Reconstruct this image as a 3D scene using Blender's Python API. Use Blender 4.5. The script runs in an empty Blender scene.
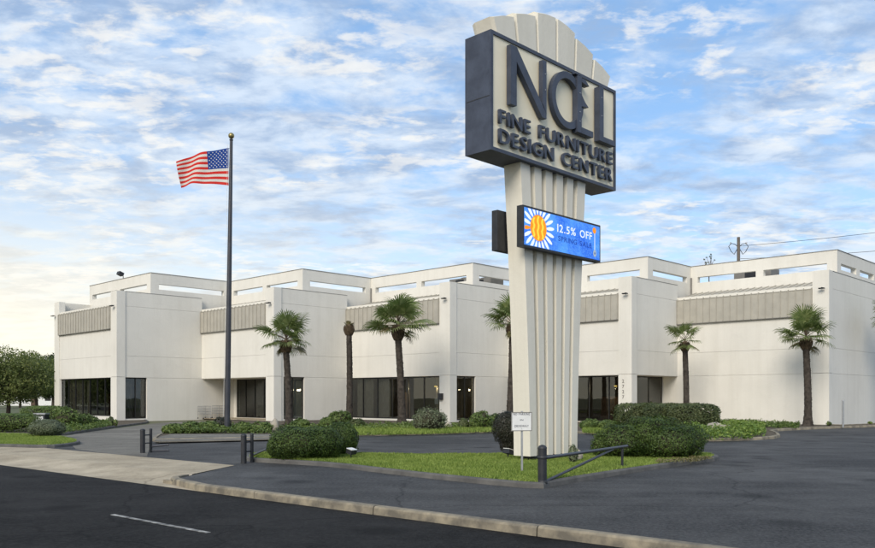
import bpy, math, random
import numpy as np
from mathutils import Vector, Matrix, noise as mnoise
R = math.radians
random.seed(7); rng = np.random.default_rng(7)
scene = bpy.context.scene
col = scene.collection

# ------------------------------------------------------------------ camera
HC, FPX, CX, HY = 1.725, 824.0, 437.5, 397.0
cd = bpy.data.cameras.new('camera'); cam = bpy.data.objects.new('camera', cd); col.objects.link(cam)
cam.location = (0, 0, HC); cam.rotation_euler = (R(90), 0, 0)
cd.sensor_width = 36; cd.lens = 36*FPX/875; cd.shift_y = (HY-274)/875
cd.clip_start = 0.1; cd.clip_end = 3000
scene.camera = cam

# ------------------------------------------------------------------ sky and sun
SUN_AZ = math.atan2(-0.34, -0.94); SUN_EL = R(32)
world = bpy.data.worlds.new('World'); scene.world = world; world.use_nodes = True
wt = world.node_tree; wt.nodes.clear()
def wn(t, **kw):
    n = wt.nodes.new(t)
    for k, v in kw.items(): setattr(n, k, v)
    return n
def wl(a, b): wt.links.new(a, b)
def wmath(op, a, b=None, c=None, clamp=False):
    n = wn('ShaderNodeMath', operation=op, use_clamp=clamp)
    for i, v in enumerate((a, b, c)):
        if v is None: continue
        if isinstance(v, (int, float)): n.inputs[i].default_value = v
        else: wl(v, n.inputs[i])
    return n.outputs[0]
def wmix(f, a, b):
    n = wn('ShaderNodeMix', data_type='RGBA')
    if isinstance(f, (int, float)): n.inputs[0].default_value = f
    else: wl(f, n.inputs[0])
    for i, v in ((6, a), (7, b)):
        if isinstance(v, tuple): n.inputs[i].default_value = (*v, 1)
        else: wl(v, n.inputs[i])
    return n.outputs[2]
def wramp(v, a, b):
    n = wn('ShaderNodeMapRange', interpolation_type='SMOOTHSTEP'); wl(v, n.inputs[0])
    n.inputs[1].default_value = a; n.inputs[2].default_value = b
    return n.outputs[0]
sky = wn('ShaderNodeTexSky', sky_type='NISHITA', sun_disc=False)
sky.sun_elevation = SUN_EL; sky.sun_rotation = SUN_AZ; sky.air_density = 1.0; sky.dust_density = 0.6; sky.ozone_density = 2.0
tc = wn('ShaderNodeTexCoord'); sx = wn('ShaderNodeSeparateXYZ'); wl(tc.outputs['Generated'], sx.inputs[0])
zz = wmath('MAXIMUM', sx.outputs[2], 0.0)
den = wmath('ADD', zz, 0.13)
ux = wmath('DIVIDE', sx.outputs[0], den); uy = wmath('DIVIDE', sx.outputs[1], den)
def cloudnoise(scx, scy, off, scale, detail, rough, dist=0.0):
    cb = wn('ShaderNodeCombineXYZ')
    wl(wmath('MULTIPLY_ADD', ux, scx, off), cb.inputs[0]); wl(wmath('MULTIPLY_ADD', uy, scy, off*1.7), cb.inputs[1]); cb.inputs[2].default_value = off
    n = wn('ShaderNodeTexNoise'); wl(cb.outputs[0], n.inputs['Vector'])
    n.inputs['Scale'].default_value = scale; n.inputs['Detail'].default_value = detail
    n.inputs['Roughness'].default_value = rough; n.inputs['Distortion'].default_value = dist
    return n.outputs[0]
n_big = cloudnoise(1, 1, 3.1, 0.7, 3, .5)
n_mid = cloudnoise(.9, 1.15, 8.3, 6.0, 9, .60, .2)
n_sh = cloudnoise(.9, 1.2, 15.7, 4.4, 8, .60, .25)
n_puff = cloudnoise(.9, 1.2, 22.4, 11.5, 7, .58, .2)
n_patch = cloudnoise(.8, 1.2, 31.0, 1.7, 4, .5, .2)
dens = wmath('ADD', wmath('MULTIPLY', n_big, .55), wmath('MULTIPLY', n_mid, .9))
cover = wmath('MULTIPLY', wramp(dens, .53, .82), .94)
blue = wn('ShaderNodeVectorMath', operation='SCALE'); wl(sky.outputs[0], blue.inputs[0]); blue.inputs['Scale'].default_value = 0.15
lowz = wmath('SUBTRACT', 1.0, wramp(zz, 0.0, 0.34))
leftness = wramp(sx.outputs[0], .30, -.65)
warm = wmath('MULTIPLY', lowz, leftness)
base = wmix(.45, blue.outputs[0], (.25, .49, .86))
cl_dark = wmix(lowz, (.30, .42, .62), (.44, .53, .66))
cl_lite = wmix(lowz, (.62, .72, .85), (.70, .76, .82))
shade = wramp(n_sh, .36, .62)
cl = wmix(shade, cl_dark, cl_lite)
puff = wmath('MULTIPLY', wramp(n_puff, .46, .64), wramp(n_patch, .42, .60))
cl = wmix(wmath('MULTIPLY', warm, .95), cl, (1.0, .92, .72))
veil = wmix(wmath('MULTIPLY', lowz, .5), base, (.66, .80, .93))
veil = wmix(wmath('MULTIPLY', warm, .9), veil, (1.0, .92, .74))
skyc = wmix(cover, veil, cl)
skyc = wmix(wmath('MULTIPLY', puff, .6), skyc, (.92, .88, .80))
bg = wn('ShaderNodeBackground'); wl(skyc, bg.inputs[0]); bg.inputs[1].default_value = 1.0
wo = wn('ShaderNodeOutputWorld'); wl(bg.outputs[0], wo.inputs[0])

sd = bpy.data.lights.new('sun', 'SUN'); sd.energy = 2.5; sd.angle = R(30); sd.color = (1.0, .91, .78)
so = bpy.data.objects.new('sun', sd); col.objects.link(so); so.location = (-20, -20, 40)
sdir = Vector((math.sin(SUN_AZ)*math.cos(SUN_EL), math.cos(SUN_AZ)*math.cos(SUN_EL), math.sin(SUN_EL)))
so.rotation_euler = (-sdir).to_track_quat('-Z', 'Y').to_euler()
vs = scene.view_settings; vs.view_transform = 'Standard'; vs.look = 'None'; vs.exposure = 0.24; vs.gamma = 1.0; vs.use_curve_mapping = False

# ------------------------------------------------------------------ helpers
def G(px, py, z=0.0):                       # photo pixel -> point on the level z
    y = (HC-z)*FPX/(py-HY); return Vector(((px-CX)/FPX*y, y, z))
def PX(px, Y): return (px-CX)/FPX*Y         # photo column at a known distance
def ZY(py, Y): return HC+(HY-py)/FPX*Y      # photo row at a known distance
WP = {}                                     # world position of every object (no rotated parents are used with it)
def tag(o, label, cat, group=None):
    o['label'] = label; o['category'] = cat
    if group: o['group'] = group
    return o
def empty(name, loc, label=None, cat=None, group=None, parent=None):
    o = bpy.data.objects.new(name, None); col.objects.link(o); o.empty_display_size = .2
    loc = Vector(loc); o.parent = parent
    o.location = loc-(WP[parent] if parent else Vector((0, 0, 0))); WP[o] = loc
    if label: tag(o, label, cat, group)
    return o
class MB:
    def __init__(s): s.v = []; s.f = []; s.m = []; s.smooth = []
    def add(s, verts, faces, mi=0, sm=False):
        b = len(s.v); s.v += [tuple(v) for v in verts]
        for f in faces: s.f.append(tuple(b+i for i in f)); s.m.append(mi); s.smooth.append(sm)
        return s
    def prism(s, poly, z0, z1, mi=0):
        n = len(poly); A = sum(poly[i][0]*poly[(i+1) % n][1]-poly[(i+1) % n][0]*poly[i][1] for i in range(n))
        if A < 0: poly = list(poly)[::-1]
        v = [(p[0], p[1], z0) for p in poly]+[(p[0], p[1], z1) for p in poly]
        f = [tuple(range(n))[::-1], tuple(range(n, 2*n))]+[(i, (i+1) % n, n+(i+1) % n, n+i) for i in range(n)]
        return s.add(v, f, mi)
    def slab(s, o, a, b, c, mi=0):          # box: corner o and three edge vectors
        o, a, b, c = Vector(o), Vector(a), Vector(b), Vector(c)
        v = [o, o+a, o+a+b, o+b, o+c, o+a+c, o+a+b+c, o+b+c]
        f = [(3, 2, 1, 0), (4, 5, 6, 7), (0, 1, 5, 4), (1, 2, 6, 5), (2, 3, 7, 6), (3, 0, 4, 7)]
        if a.cross(b).dot(c) < 0: f = [t[::-1] for t in f]
        return s.add(v, f, mi)
    def box(s, cx, cy, cz, sx_, sy_, sz_, mi=0): return s.slab((cx-sx_/2, cy-sy_/2, cz-sz_/2), (sx_, 0, 0), (0, sy_, 0), (0, 0, sz_), mi)
    def tube(s, pts, rad, n=8, mi=0, sm=True, caps=True):
        pts = [Vector(p) for p in pts]; k = len(pts)
        if not hasattr(rad, '__len__'): rad = [rad]*k
        v = []; prev = None
        for i, p in enumerate(pts):
            d = (pts[min(i+1, k-1)]-pts[max(i-1, 0)]).normalized()
            if prev is None: x = d.orthogonal().normalized()
            else:
                x = prev-d*prev.dot(d); x.normalize()
            prev = x; y = d.cross(x)
            for j in range(n):
                a = 2*math.pi*j/n; v.append(p+(x*math.cos(a)+y*math.sin(a))*rad[i])
        f = [(i*n+j, i*n+(j+1) % n, (i+1)*n+(j+1) % n, (i+1)*n+j) for i in range(k-1) for j in range(n)]
        s.add(v, f, mi, sm)
        if caps: s.add([v[j] for j in range(n)], [tuple(range(n))[::-1]], mi); s.add([v[(k-1)*n+j] for j in range(n)], [tuple(range(n))], mi)
        return s
    def lathe(s, c, prof, n=16, mi=0, sm=True):   # prof: (radius, z)
        c = Vector(c); v = []
        for r, z in prof:
            for j in range(n):
                a = 2*math.pi*j/n; v.append((c.x+r*math.cos(a), c.y+r*math.sin(a), c.z+z))
        k = len(prof)
        f = [(i*n+j, i*n+(j+1) % n, (i+1)*n+(j+1) % n, (i+1)*n+j) for i in range(k-1) for j in range(n)]
        s.add(v, f, mi, sm)
        return s.add(v[:n], [tuple(range(n))[::-1]], mi).add(v[-n:], [tuple(range(n))], mi)
    def blob(s, c, r, seed=0, amp=.08, nu=16, nv=10, mi=0, flat=None, fr=1.6):
        c = Vector(c); v = []
        for i in range(nv+1):
            t = math.pi*i/nv
            for j in range(nu):
                a = 2*math.pi*j/nu; d = Vector((math.sin(t)*math.cos(a), math.sin(t)*math.sin(a), math.cos(t)))
                k = 1+amp*mnoise.noise(d*fr+Vector((seed, seed*.7, 0)))*2
                v.append((c.x+d.x*r[0]*k, c.y+d.y*r[1]*k, c.z+d.z*r[2]*k))
        f = [(i*nu+j, (i+1)*nu+j, (i+1)*nu+(j+1) % nu, i*nu+(j+1) % nu) for i in range(nv) for j in range(nu)]
        return s.add(v, f, mi, True)
    def build(s, name, mats, parent=None, origin=None):
        a = np.array(s.v, dtype=float)
        if origin is None: origin = Vector(((a[:, 0].min()+a[:, 0].max())/2, (a[:, 1].min()+a[:, 1].max())/2, a[:, 2].min()))
        o = Vector(origin); a -= np.array(o)
        me = bpy.data.meshes.new(name); me.from_pydata(a.tolist(), [], s.f)
        for m in (mats if isinstance(mats, (list, tuple)) else [mats]): me.materials.append(m)
        me.polygons.foreach_set('material_index', s.m); me.polygons.foreach_set('use_smooth', s.smooth); me.update()
        return link(name, me, o, parent)
def link(name, me, loc, parent=None):
    ob = bpy.data.objects.new(name, me); col.objects.link(ob); loc = Vector(loc)
    ob.parent = parent; ob.location = loc-(WP[parent] if parent else Vector((0, 0, 0))); WP[ob] = loc
    return ob
def struct(o): o['kind'] = 'structure'; return o
def stuff(o): o['kind'] = 'stuff'; return o
def cards(name, V, F, mats, mi=None, origin=(0, 0, 0), parent=None, smooth=False):   # V (n,k,3) cards of k corners
    n, k, _ = V.shape; V = V.reshape(-1, 3)-np.array(origin)
    me = bpy.data.meshes.new(name); me.vertices.add(n*k); me.vertices.foreach_set('co', V.astype(np.float32).ravel())
    me.loops.add(n*k); me.loops.foreach_set('vertex_index', np.arange(n*k, dtype=np.int32))
    me.polygons.add(n); me.polygons.foreach_set('loop_start', np.arange(0, n*k, k, dtype=np.int32)); me.polygons.foreach_set('loop_total', np.full(n, k, dtype=np.int32))
    for m in mats: me.materials.append(m)
    if mi is not None: me.polygons.foreach_set('material_index', mi.astype(np.int32))
    me.update(calc_edges=True)
    return link(name, me, origin, parent)
def leaf_cards(P, N, L, W, droop=0.0):      # rhombic leaves at P, roughly facing N
    n = len(P); N = N/np.linalg.norm(N, axis=1, keepdims=True)
    t = rng.normal(size=(n, 3)); t -= N*(t*N).sum(1, keepdims=True); t /= np.linalg.norm(t, axis=1, keepdims=True)
    t[:, 2] -= droop; t /= np.linalg.norm(t, axis=1, keepdims=True)
    b = np.cross(N, t); b /= np.linalg.norm(b, axis=1, keepdims=True)
    L = np.asarray(L).reshape(-1, 1)*np.ones((n, 1)); W = np.asarray(W).reshape(-1, 1)*np.ones((n, 1))
    return np.stack([P-t*L/2, P+b*W/2, P+t*L/2, P-b*W/2], axis=1)

# ------------------------------------------------------------------ materials
def newmat(name):
    m = bpy.data.materials.new(name); m.use_nodes = True; nt = m.node_tree; nt.nodes.clear()
    out = nt.nodes.new('ShaderNodeOutputMaterial'); return m, nt, out
def nnode(nt, t, **kw):
    n = nt.nodes.new(t)
    for k, v in kw.items(): setattr(n, k, v)
    return n
def noise_(nt, scale, detail=4, rough=.55, coord='Object', stretch=None, dist=0):
    tc_ = nnode(nt, 'ShaderNodeTexCoord') if coord != 'Position' else nnode(nt, 'ShaderNodeNewGeometry')
    src = tc_.outputs[coord]
    if stretch:
        mp = nnode(nt, 'ShaderNodeMapping'); mp.inputs['Scale'].default_value = stretch; nt.links.new(src, mp.inputs[0]); src = mp.outputs[0]
    n = nnode(nt, 'ShaderNodeTexNoise'); nt.links.new(src, n.inputs['Vector'])
    n.inputs['Scale'].default_value = scale; n.inputs['Detail'].default_value = detail; n.inputs['Roughness'].default_value = rough; n.inputs['Distortion'].default_value = dist
    return n.outputs[0]
def rng_(nt, v, a, b, c=0.0, d=1.0):
    n = nnode(nt, 'ShaderNodeMapRange'); nt.links.new(v, n.inputs[0])
    for i, x in enumerate((a, b, c, d)): n.inputs[i+1].default_value = x
    return n.outputs[0]
def mix_(nt, f, a, b, blend='MIX'):
    n = nnode(nt, 'ShaderNodeMix', data_type='RGBA', blend_type=blend)
    if isinstance(f, (int, float)): n.inputs[0].default_value = f
    else: nt.links.new(f, n.inputs[0])
    for i, v in ((6, a), (7, b)):
        if isinstance(v, tuple): n.inputs[i].default_value = (*v, 1)
        else: nt.links.new(v, n.inputs[i])
    return n.outputs[2]
def bsdf(nt, out, color, rough=.8, metal=0, bump=None, bstr=.3, bdist=.01, spec=.5):
    b = nnode(nt, 'ShaderNodeBsdfPrincipled')
    if isinstance(color, tuple): b.inputs['Base Color'].default_value = (*color, 1)
    else: nt.links.new(color, b.inputs['Base Color'])
    if isinstance(rough, (int, float)): b.inputs['Roughness'].default_value = rough
    else: nt.links.new(rough, b.inputs['Roughness'])
    b.inputs['Metallic'].default_value = metal; b.inputs['Specular IOR Level'].default_value = spec
    if bump is not None:
        bm = nnode(nt, 'ShaderNodeBump'); bm.inputs['Strength'].default_value = bstr; bm.inputs['Distance'].default_value = bdist
        nt.links.new(bump, bm.inputs['Height']); nt.links.new(bm.outputs[0], b.inputs['Normal'])
    nt.links.new(b.outputs[0], out.inputs[0]); return b
def plain(name, c1, c2=None, scale=3, rough=.7, metal=0, bscale=60, bstr=.15, spec=.4, coord='Object'):
    m, nt, out = newmat(name)
    c2 = c2 or tuple(x*.8 for x in c1)
    f = rng_(nt, noise_(nt, scale, 5, .6, coord), .35, .65)
    bsdf(nt, out, mix_(nt, f, c1, c2), rough, metal, noise_(nt, bscale, 3, .6), bstr, .01, spec); return m
def wallmat(name, c, streak=.09):
    m, nt, out = newmat(name)
    big = rng_(nt, noise_(nt, .35, 4, .6, 'Position'), .35, .7)
    st = rng_(nt, noise_(nt, .9, 5, .65, 'Position', (2.2, 2.2, .13)), .46, .75)
    fine = rng_(nt, noise_(nt, 14, 4, .7, 'Position'), .3, .7)
    a = mix_(nt, big, c, tuple(x*.92 for x in c))
    blot = rng_(nt, noise_(nt, 1.6, 6, .7, 'Position', None, .5), .52, .72)
    a = mix_(nt, rng_(nt, blot, 0, 1, 0, .14), a, (c[0]*.66, c[1]*.65, c[2]*.62))
    a = mix_(nt, rng_(nt, st, 0, 1, 0, streak*2.2), a, (c[0]*.62, c[1]*.60, c[2]*.55))
    a = mix_(nt, rng_(nt, fine, 0, 1, 0, .12), a, (c[0]*.8, c[1]*.79, c[2]*.76))
    oi = nnode(nt, 'ShaderNodeObjectInfo')
    a = mix_(nt, rng_(nt, oi.outputs['Random'], 0, 1, 0, .10), a, (c[0]*.78, c[1]*.77, c[2]*.74))
    bsdf(nt, out, a, .85, 0, noise_(nt, 9, 6, .7, 'Position'), .25, .03, .25); return m
def asphalt(name, c, patch, rough=.8, agg=.5, track=.35, spec=.12, stain=.5):
    """c dark binder, patch worn pale stone; tyre tracks run along the street"""
    m, nt, out = newmat(name)
    big = rng_(nt, noise_(nt, .17, 6, .62, 'Position', None, .8), .38, .64)
    med = rng_(nt, noise_(nt, 1.0, 6, .7, 'Position'), .38, .64)
    g = nnode(nt, 'ShaderNodeNewGeometry'); mp = nnode(nt, 'ShaderNodeMapping', vector_type='POINT'); nt.links.new(g.outputs['Position'], mp.inputs[0])
    mp.inputs['Rotation'].default_value = (0, 0, R(41)); mp.inputs['Scale'].default_value = (.07, 1.1, 1)
    tn = nnode(nt, 'ShaderNodeTexNoise'); nt.links.new(mp.outputs[0], tn.inputs['Vector']); tn.inputs['Scale'].default_value = 1.0; tn.inputs['Detail'].default_value = 4; tn.inputs['Distortion'].default_value = .4
    tk = rng_(nt, tn.outputs[0], .42, .62)
    sp = rng_(nt, noise_(nt, 16, 4, .85, 'Position'), .40, .66)
    fi = rng_(nt, noise_(nt, 55, 3, .8, 'Position'), .40, .66)
    a = mix_(nt, big, c, patch)
    a = mix_(nt, rng_(nt, tk, 0, 1, 0, track), a, tuple(x*1.25 for x in patch))
    a = mix_(nt, rng_(nt, med, 0, 1, 0, .55), a, tuple(x*.55 for x in c))
    a = mix_(nt, rng_(nt, sp, 0, 1, 0, agg), a, tuple(min(1, x*1.9+.012) for x in patch))
    a = mix_(nt, rng_(nt, fi, 0, 1, 0, agg*.7), a, tuple(x*.4 for x in c))
    vs_ = nnode(nt, 'ShaderNodeTexVoronoi', feature='F1'); nt.links.new(g.outputs['Position'], vs_.inputs['Vector']); vs_.inputs['Scale'].default_value = .55
    a = mix_(nt, rng_(nt, vs_.outputs['Distance'], .10, .26, stain, 0), a, tuple(x*.45 for x in c))
    vo = nnode(nt, 'ShaderNodeTexVoronoi', feature='DISTANCE_TO_EDGE')
    wr = nnode(nt, 'ShaderNodeVectorMath', operation='ADD'); nt.links.new(g.outputs['Position'], wr.inputs[0])
    nz = nnode(nt, 'ShaderNodeTexNoise'); nz.inputs['Scale'].default_value = .8; nt.links.new(g.outputs['Position'], nz.inputs['Vector']); nt.links.new(nz.outputs[1], wr.inputs[1])
    nt.links.new(wr.outputs[0], vo.inputs['Vector']); vo.inputs['Scale'].default_value = .13
    a = mix_(nt, rng_(nt, vo.outputs[0], .0, .005, .5, 0), a, tuple(x*.3 for x in c))
    bsdf(nt, out, a, rough, 0, noise_(nt, 38, 5, .85, 'Position'), .8, .02, spec); return m
def leafmat(name, c1, c2, trans=.25, rough=.5):
    m, nt, out = newmat(name)
    g = nnode(nt, 'ShaderNodeNewGeometry')
    f = g.outputs['Random Per Island']
    big = rng_(nt, noise_(nt, 1.3, 3, .6, 'Position'), .35, .65, -.25, .25)
    ad = nnode(nt, 'ShaderNodeMath', operation='ADD', use_clamp=True); nt.links.new(f, ad.inputs[0]); nt.links.new(big, ad.inputs[1])
    c = mix_(nt, ad.outputs[0], c1, c2)
    b = nnode(nt, 'ShaderNodeBsdfPrincipled'); nt.links.new(c, b.inputs['Base Color']); b.inputs['Roughness'].default_value = rough; b.inputs['Specular IOR Level'].default_value = .3
    t = nnode(nt, 'ShaderNodeBsdfTranslucent'); nt.links.new(mix_(nt, .5, c, (.10, .16, .02)), t.inputs[0])
    mx = nnode(nt, 'ShaderNodeMixShader'); mx.inputs[0].default_value = trans
    nt.links.new(b.outputs[0], mx.inputs[1]); nt.links.new(t.outputs[0], mx.inputs[2]); nt.links.new(mx.outputs[0], out.inputs[0]); return m
def emit(name, c, s):
    m, nt, out = newmat(name); e = nnode(nt, 'ShaderNodeEmission'); e.inputs[0].default_value = (*c, 1); e.inputs[1].default_value = s
    nt.links.new(e.outputs[0], out.inputs[0]); return m
M = {}
M['wall'] = wallmat('painted_concrete', (.75, .725, .66))
M['pylon'] = wallmat('pylon_stucco', (.74, .705, .61), .10)
M['canopy'] = plain('canopy_metal', (.43, .405, .345), (.37, .35, .30), 1.5, .5, 0, 30, .05)
M['trim'] = plain('grey_trim', (.22, .21, .19), None, 3, .6)
M['dark'] = plain('dark_bronze_frame', (.012, .012, .012), (.02, .02, .019), 6, .4)
M['slate'] = plain('slate_paint', (.055, .067, .098), (.034, .041, .062), 2.5, .42, 0, 80, .06)
M['black'] = plain('black_metal', (.016, .018, .022), (.03, .031, .034), 6, .5)
M['cream'] = plain('cream_sign_face', (.87, .79, .60), (.80, .73, .55), 1.2, .55, 0, 20, .04)
M['lot'] = asphalt('lot_asphalt', (.021, .0212, .0222), (.098, .097, .095), .72)
M['road'] = asphalt('road_asphalt', (.008, .008, .0083), (.030, .029, .028), .8, .45, .55, .08)
M['oldlot'] = asphalt('worn_drive', (.13, .122, .105), (.23, .215, .185), .85, .3, .2, .1, .2)
M['concrete'] = asphalt('pale_concrete', (.33, .275, .195), (.50, .43, .32), .9, .22, .3, .1, .3)
M['kerb'] = plain('kerb_concrete', (.33, .285, .205), (.14, .125, .10), 2.8, .9, 0, 40, .4, .2, 'Object')
M['kerbd'] = plain('dark_kerb', (.085, .083, .08), (.14, .135, .125), 2.2, .9, 0, 40, .4, .2, 'Object')
M['mulch'] = plain('mulch', (.075, .06, .045), (.15, .13, .10), 9, .95, 0, 60, .9, .1)
M['lawn'] = plain('lawn_soil', (.09, .13, .035), (.13, .15, .05), 2.5, .95, 0, 60, .9, .1)
M['ground'] = plain('far_ground', (.10, .12, .06), (.17, .16, .11), .12, .95, 0, 8, .3, .1)
M['paint'] = plain('road_paint', (.42, .41, .38), (.07, .07, .068), 7, .8, 0, 60, .3)
M['galv'] = plain('galvanised_steel', (.42, .43, .44), (.33, .34, .35), 8, .4, .6)
M['pole'] = plain('bronze_pole', (.055, .058, .07), (.04, .042, .05), 2, .4, .2)
M['gold'] = plain('gold_ball', (.34, .28, .12), None, 3, .4, .8)
M['white'] = plain('white_paint', (.75, .75, .73), (.66, .66, .64), 4, .6)
M['bark'] = plain('palm_bark', (.085, .072, .06), (.035, .03, .026), 5, .95, 0, 26, .9, .1)
M['boot'] = plain('palm_boots', (.17, .125, .08), (.075, .055, .038), 6, .95, 0, 30, .8, .1)
M['oak'] = plain('oak_bark', (.10, .08, .065), (.06, .05, .042), 6, .95, 0, 30, .9, .1)
M['wood'] = plain('weathered_pole', (.17, .145, .12), (.12, .10, .085), 4, .9)
M['stone'] = plain('limestone', (.42, .38, .31), (.30, .27, .22), 3, .9, 0, 18, .6)
M['palm'] = leafmat('palm_leaf', (.12, .17, .05), (.30, .34, .14), .4)
M['palmd'] = leafmat('palm_leaf_dry', (.15, .14, .06), (.22, .18, .09), .2)
M['box'] = leafmat('boxwood_leaf', (.020, .042, .010), (.095, .145, .03), .22)
M['yew'] = leafmat('dark_shrub_leaf', (.020, .026, .016), (.045, .04, .032), .15)
M['hedge'] = leafmat('hedge_leaf', (.04, .06, .022), (.12, .14, .055), .2)
M['mid'] = leafmat('bed_shrub_leaf', (.06, .105, .025), (.18, .24, .065), .3)
M['lime'] = leafmat('lime_ground_leaf', (.10, .18, .03), (.24, .32, .07), .3)
M['silver'] = leafmat('silver_shrub_leaf', (.10, .125, .07), (.22, .25, .15), .25)
M['tree'] = leafmat('tree_leaf', (.08, .115, .035), (.24, .27, .09), .4)
M['treed'] = leafmat('dark_tree_leaf', (.02, .035, .012), (.05, .07, .025), .2)
M['grass'] = leafmat('grass_blade', (.13, .205, .03), (.34, .42, .10), .35, .6)
M['coreshade'] = plain('shade_core', (.035, .035, .02), (.05, .045, .025), 9, .95)  # dark brown of the shrub cores: inner shade put into the colour
M['curtain'] = plain('curtain', (.42, .37, .29), (.30, .26, .20), 3, .9)
M['inwall'] = plain('interior_wall', (.32, .29, .24), None, 1, .9)
M['infloor'] = plain('interior_floor', (.16, .12, .08), None, 1, .6)
M['furn'] = plain('dark_furniture', (.06, .035, .02), (.10, .06, .035), 4, .5)
M['sofa'] = plain('pale_upholstery', (.36, .32, .27), None, 4, .9)
M['lamp'] = emit('lamp_glow', (1.0, .66, .16), 1.6)
m, nt, out = newmat('window_glass')
lw = nnode(nt, 'ShaderNodeLayerWeight'); lw.inputs[0].default_value = .5
p5 = nnode(nt, 'ShaderNodeMath', operation='POWER'); nt.links.new(lw.outputs['Facing'], p5.inputs[0]); p5.inputs[1].default_value = 4.0
fr = nnode(nt, 'ShaderNodeMath', operation='MULTIPLY_ADD'); nt.links.new(p5.outputs[0], fr.inputs[0]); fr.inputs[1].default_value = .9; fr.inputs[2].default_value = .06
tr = nnode(nt, 'ShaderNodeBsdfTransparent'); tr.inputs[0].default_value = (.58, .60, .59, 1)
gl = nnode(nt, 'ShaderNodeBsdfGlossy'); gl.inputs[0].default_value = (.9, .92, .92, 1); gl.inputs['Roughness'].default_value = .01
bmn = nnode(nt, 'ShaderNodeBump'); bmn.inputs['Strength'].default_value = .03; bmn.inputs['Distance'].default_value = .02
nt.links.new(noise_(nt, 1.3, 2, .5, 'Position'), bmn.inputs['Height']); nt.links.new(bmn.outputs[0], gl.inputs['Normal'])
mx = nnode(nt, 'ShaderNodeMixShader'); nt.links.new(fr.outputs[0], mx.inputs[0]); nt.links.new(tr.outputs[0], mx.inputs[1]); nt.links.new(gl.outputs[0], mx.inputs[2])
nt.links.new(mx.outputs[0], out.inputs[0]); M['glass'] = m

# ------------------------------------------------------------------ ground, road, lot
E = Vector((.755, -.656, 0)); N_ = Vector((.656, .755, 0))       # along the street / away from it
def EN(e, n, z=0.0): v = E*e+N_*n; return Vector((v.x, v.y, z))
ZR = -0.10
def sheet(name, pts, z, mat): return struct(MB().prism([(p[0], p[1]) for p in pts], z-.03, z, 0).build(name, mat))
struct(MB().prism([(-900, -900), (900, -900), (900, 1500), (-900, 1500)], -.4, -.16).build('ground', M['ground']))
sheet('road', [EN(-400, -7), EN(400, -7), EN(400, 9.03), EN(-400, 9.03)], ZR, M['road'])
sheet('verge', [EN(-300, 12.0), EN(-16, 12.0), EN(120, 12.0), EN(120, 320), EN(-300, 320)], -.012, M['ground'])
KX = -15.6
lotpoly = [EN(KX+.15, 9.33), EN(150, 9.16), EN(150, 75), EN(20, 75), EN(-62, 75), G(62, 436), EN(-36, 11.8), EN(-17.4, 11.8), EN(-17.4, 12.15)]
sheet('parking_lot', lotpoly, 0.0, M['lot'])
drive = [G(62, 436.5), G(92, 431.5), G(119, 428), G(150, 424), G(176, 421.6), G(205, 421.0), G(215, 424), G(165, 434), G(152, 441.5), G(149, 450), G(147, 456), G(118, 455), G(76, 449)]
sheet('driveway', drive, .005, M['oldlot'])
# concrete apron: rises from the gutter to the lot
ap = MB(); cols_ = [-90, -60, -40, -30, -25, -21, -18, KX-.3]; prof = [(9.0, ZR+.004), (9.4, ZR+.012), (10.3, .006), (12.3, .010)]
av = []
for i, e in enumerate(cols_):
    for n, z in prof:
        ee = e
        if i == len(cols_)-1: ee = [KX+1.8, KX+.6, -16.2, -17.45][prof.index((n, z))]
        nn = n+ (0 if e > -35 or n < 12 else -.6)
        av.append(EN(ee, nn, z))
af = [(i*4+j, (i+1)*4+j, (i+1)*4+j+1, i*4+j+1) for i in range(len(cols_)-1) for j in range(3)]
ap.add(av, af); struct(ap.build('sidewalk', M['concrete']))
sheet('far_sidewalk', [EN(-200, -9.5), EN(200, -9.5), EN(200, -7.15), EN(-200, -7.15)], .02, M['concrete'])
def kerb_run(pts, h, w, closed=False, z0=-.03, r=.03):
    """continuous kerb: pts is the outer foot line, the body lies to its left"""
    n = len(pts); pts = [Vector((p[0], p[1])) for p in pts]; prof = [(0, z0), (.012, h-r), (r, h-.006), (r*1.6, h), (w, h), (w, z0)]
    ring = []
    for i in range(n):
        a = pts[(i-1) % n] if (closed or i > 0) else pts[i]; b = pts[(i+1) % n] if (closed or i < n-1) else pts[i]
        d1 = (pts[i]-a); d2 = (b-pts[i])
        d1 = d1.normalized() if d1.length > 1e-6 else d2.normalized(); d2 = d2.normalized() if d2.length > 1e-6 else d1
        t = (d1+d2).normalized(); nrm = Vector((-t.y, t.x)); k = 1/max(.55, nrm.dot(Vector((-d1.y, d1.x))))
        ring.append([(pts[i].x+nrm.x*q*k, pts[i].y+nrm.y*q*k, z) for q, z in prof])
    v = [p for rr in ring for p in rr]; m_ = len(prof); f = []
    for i in range(n if closed else n-1):
        j = (i+1) % n
        for k in range(m_-1): f.append((i*m_+k, j*m_+k, j*m_+k+1, i*m_+k+1))
    mb = MB().add(v, [t for t in f])
    if not closed: mb.add(ring[0], [tuple(range(m_))]); mb.add(ring[-1], [tuple(range(m_))[::-1]])
    return mb
def smooth_poly(pts, it=2, closed=True):
    pts = [Vector((p[0], p[1])) for p in pts]
    for _ in range(it):
        out_ = []; n = len(pts)
        for i in range(n if closed else n-1):
            a, b = pts[i], pts[(i+1) % n]; out_ += [a*.75+b*.25, a*.25+b*.75]
        if not closed: out_ = [pts[0]]+out_+[pts[-1]]
        pts = out_
    return pts
def ccw(p):
    A = sum(p[i][0]*p[(i+1) % len(p)][1]-p[(i+1) % len(p)][0]*p[i][1] for i in range(len(p)))
    return p if A > 0 else p[::-1]
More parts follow.
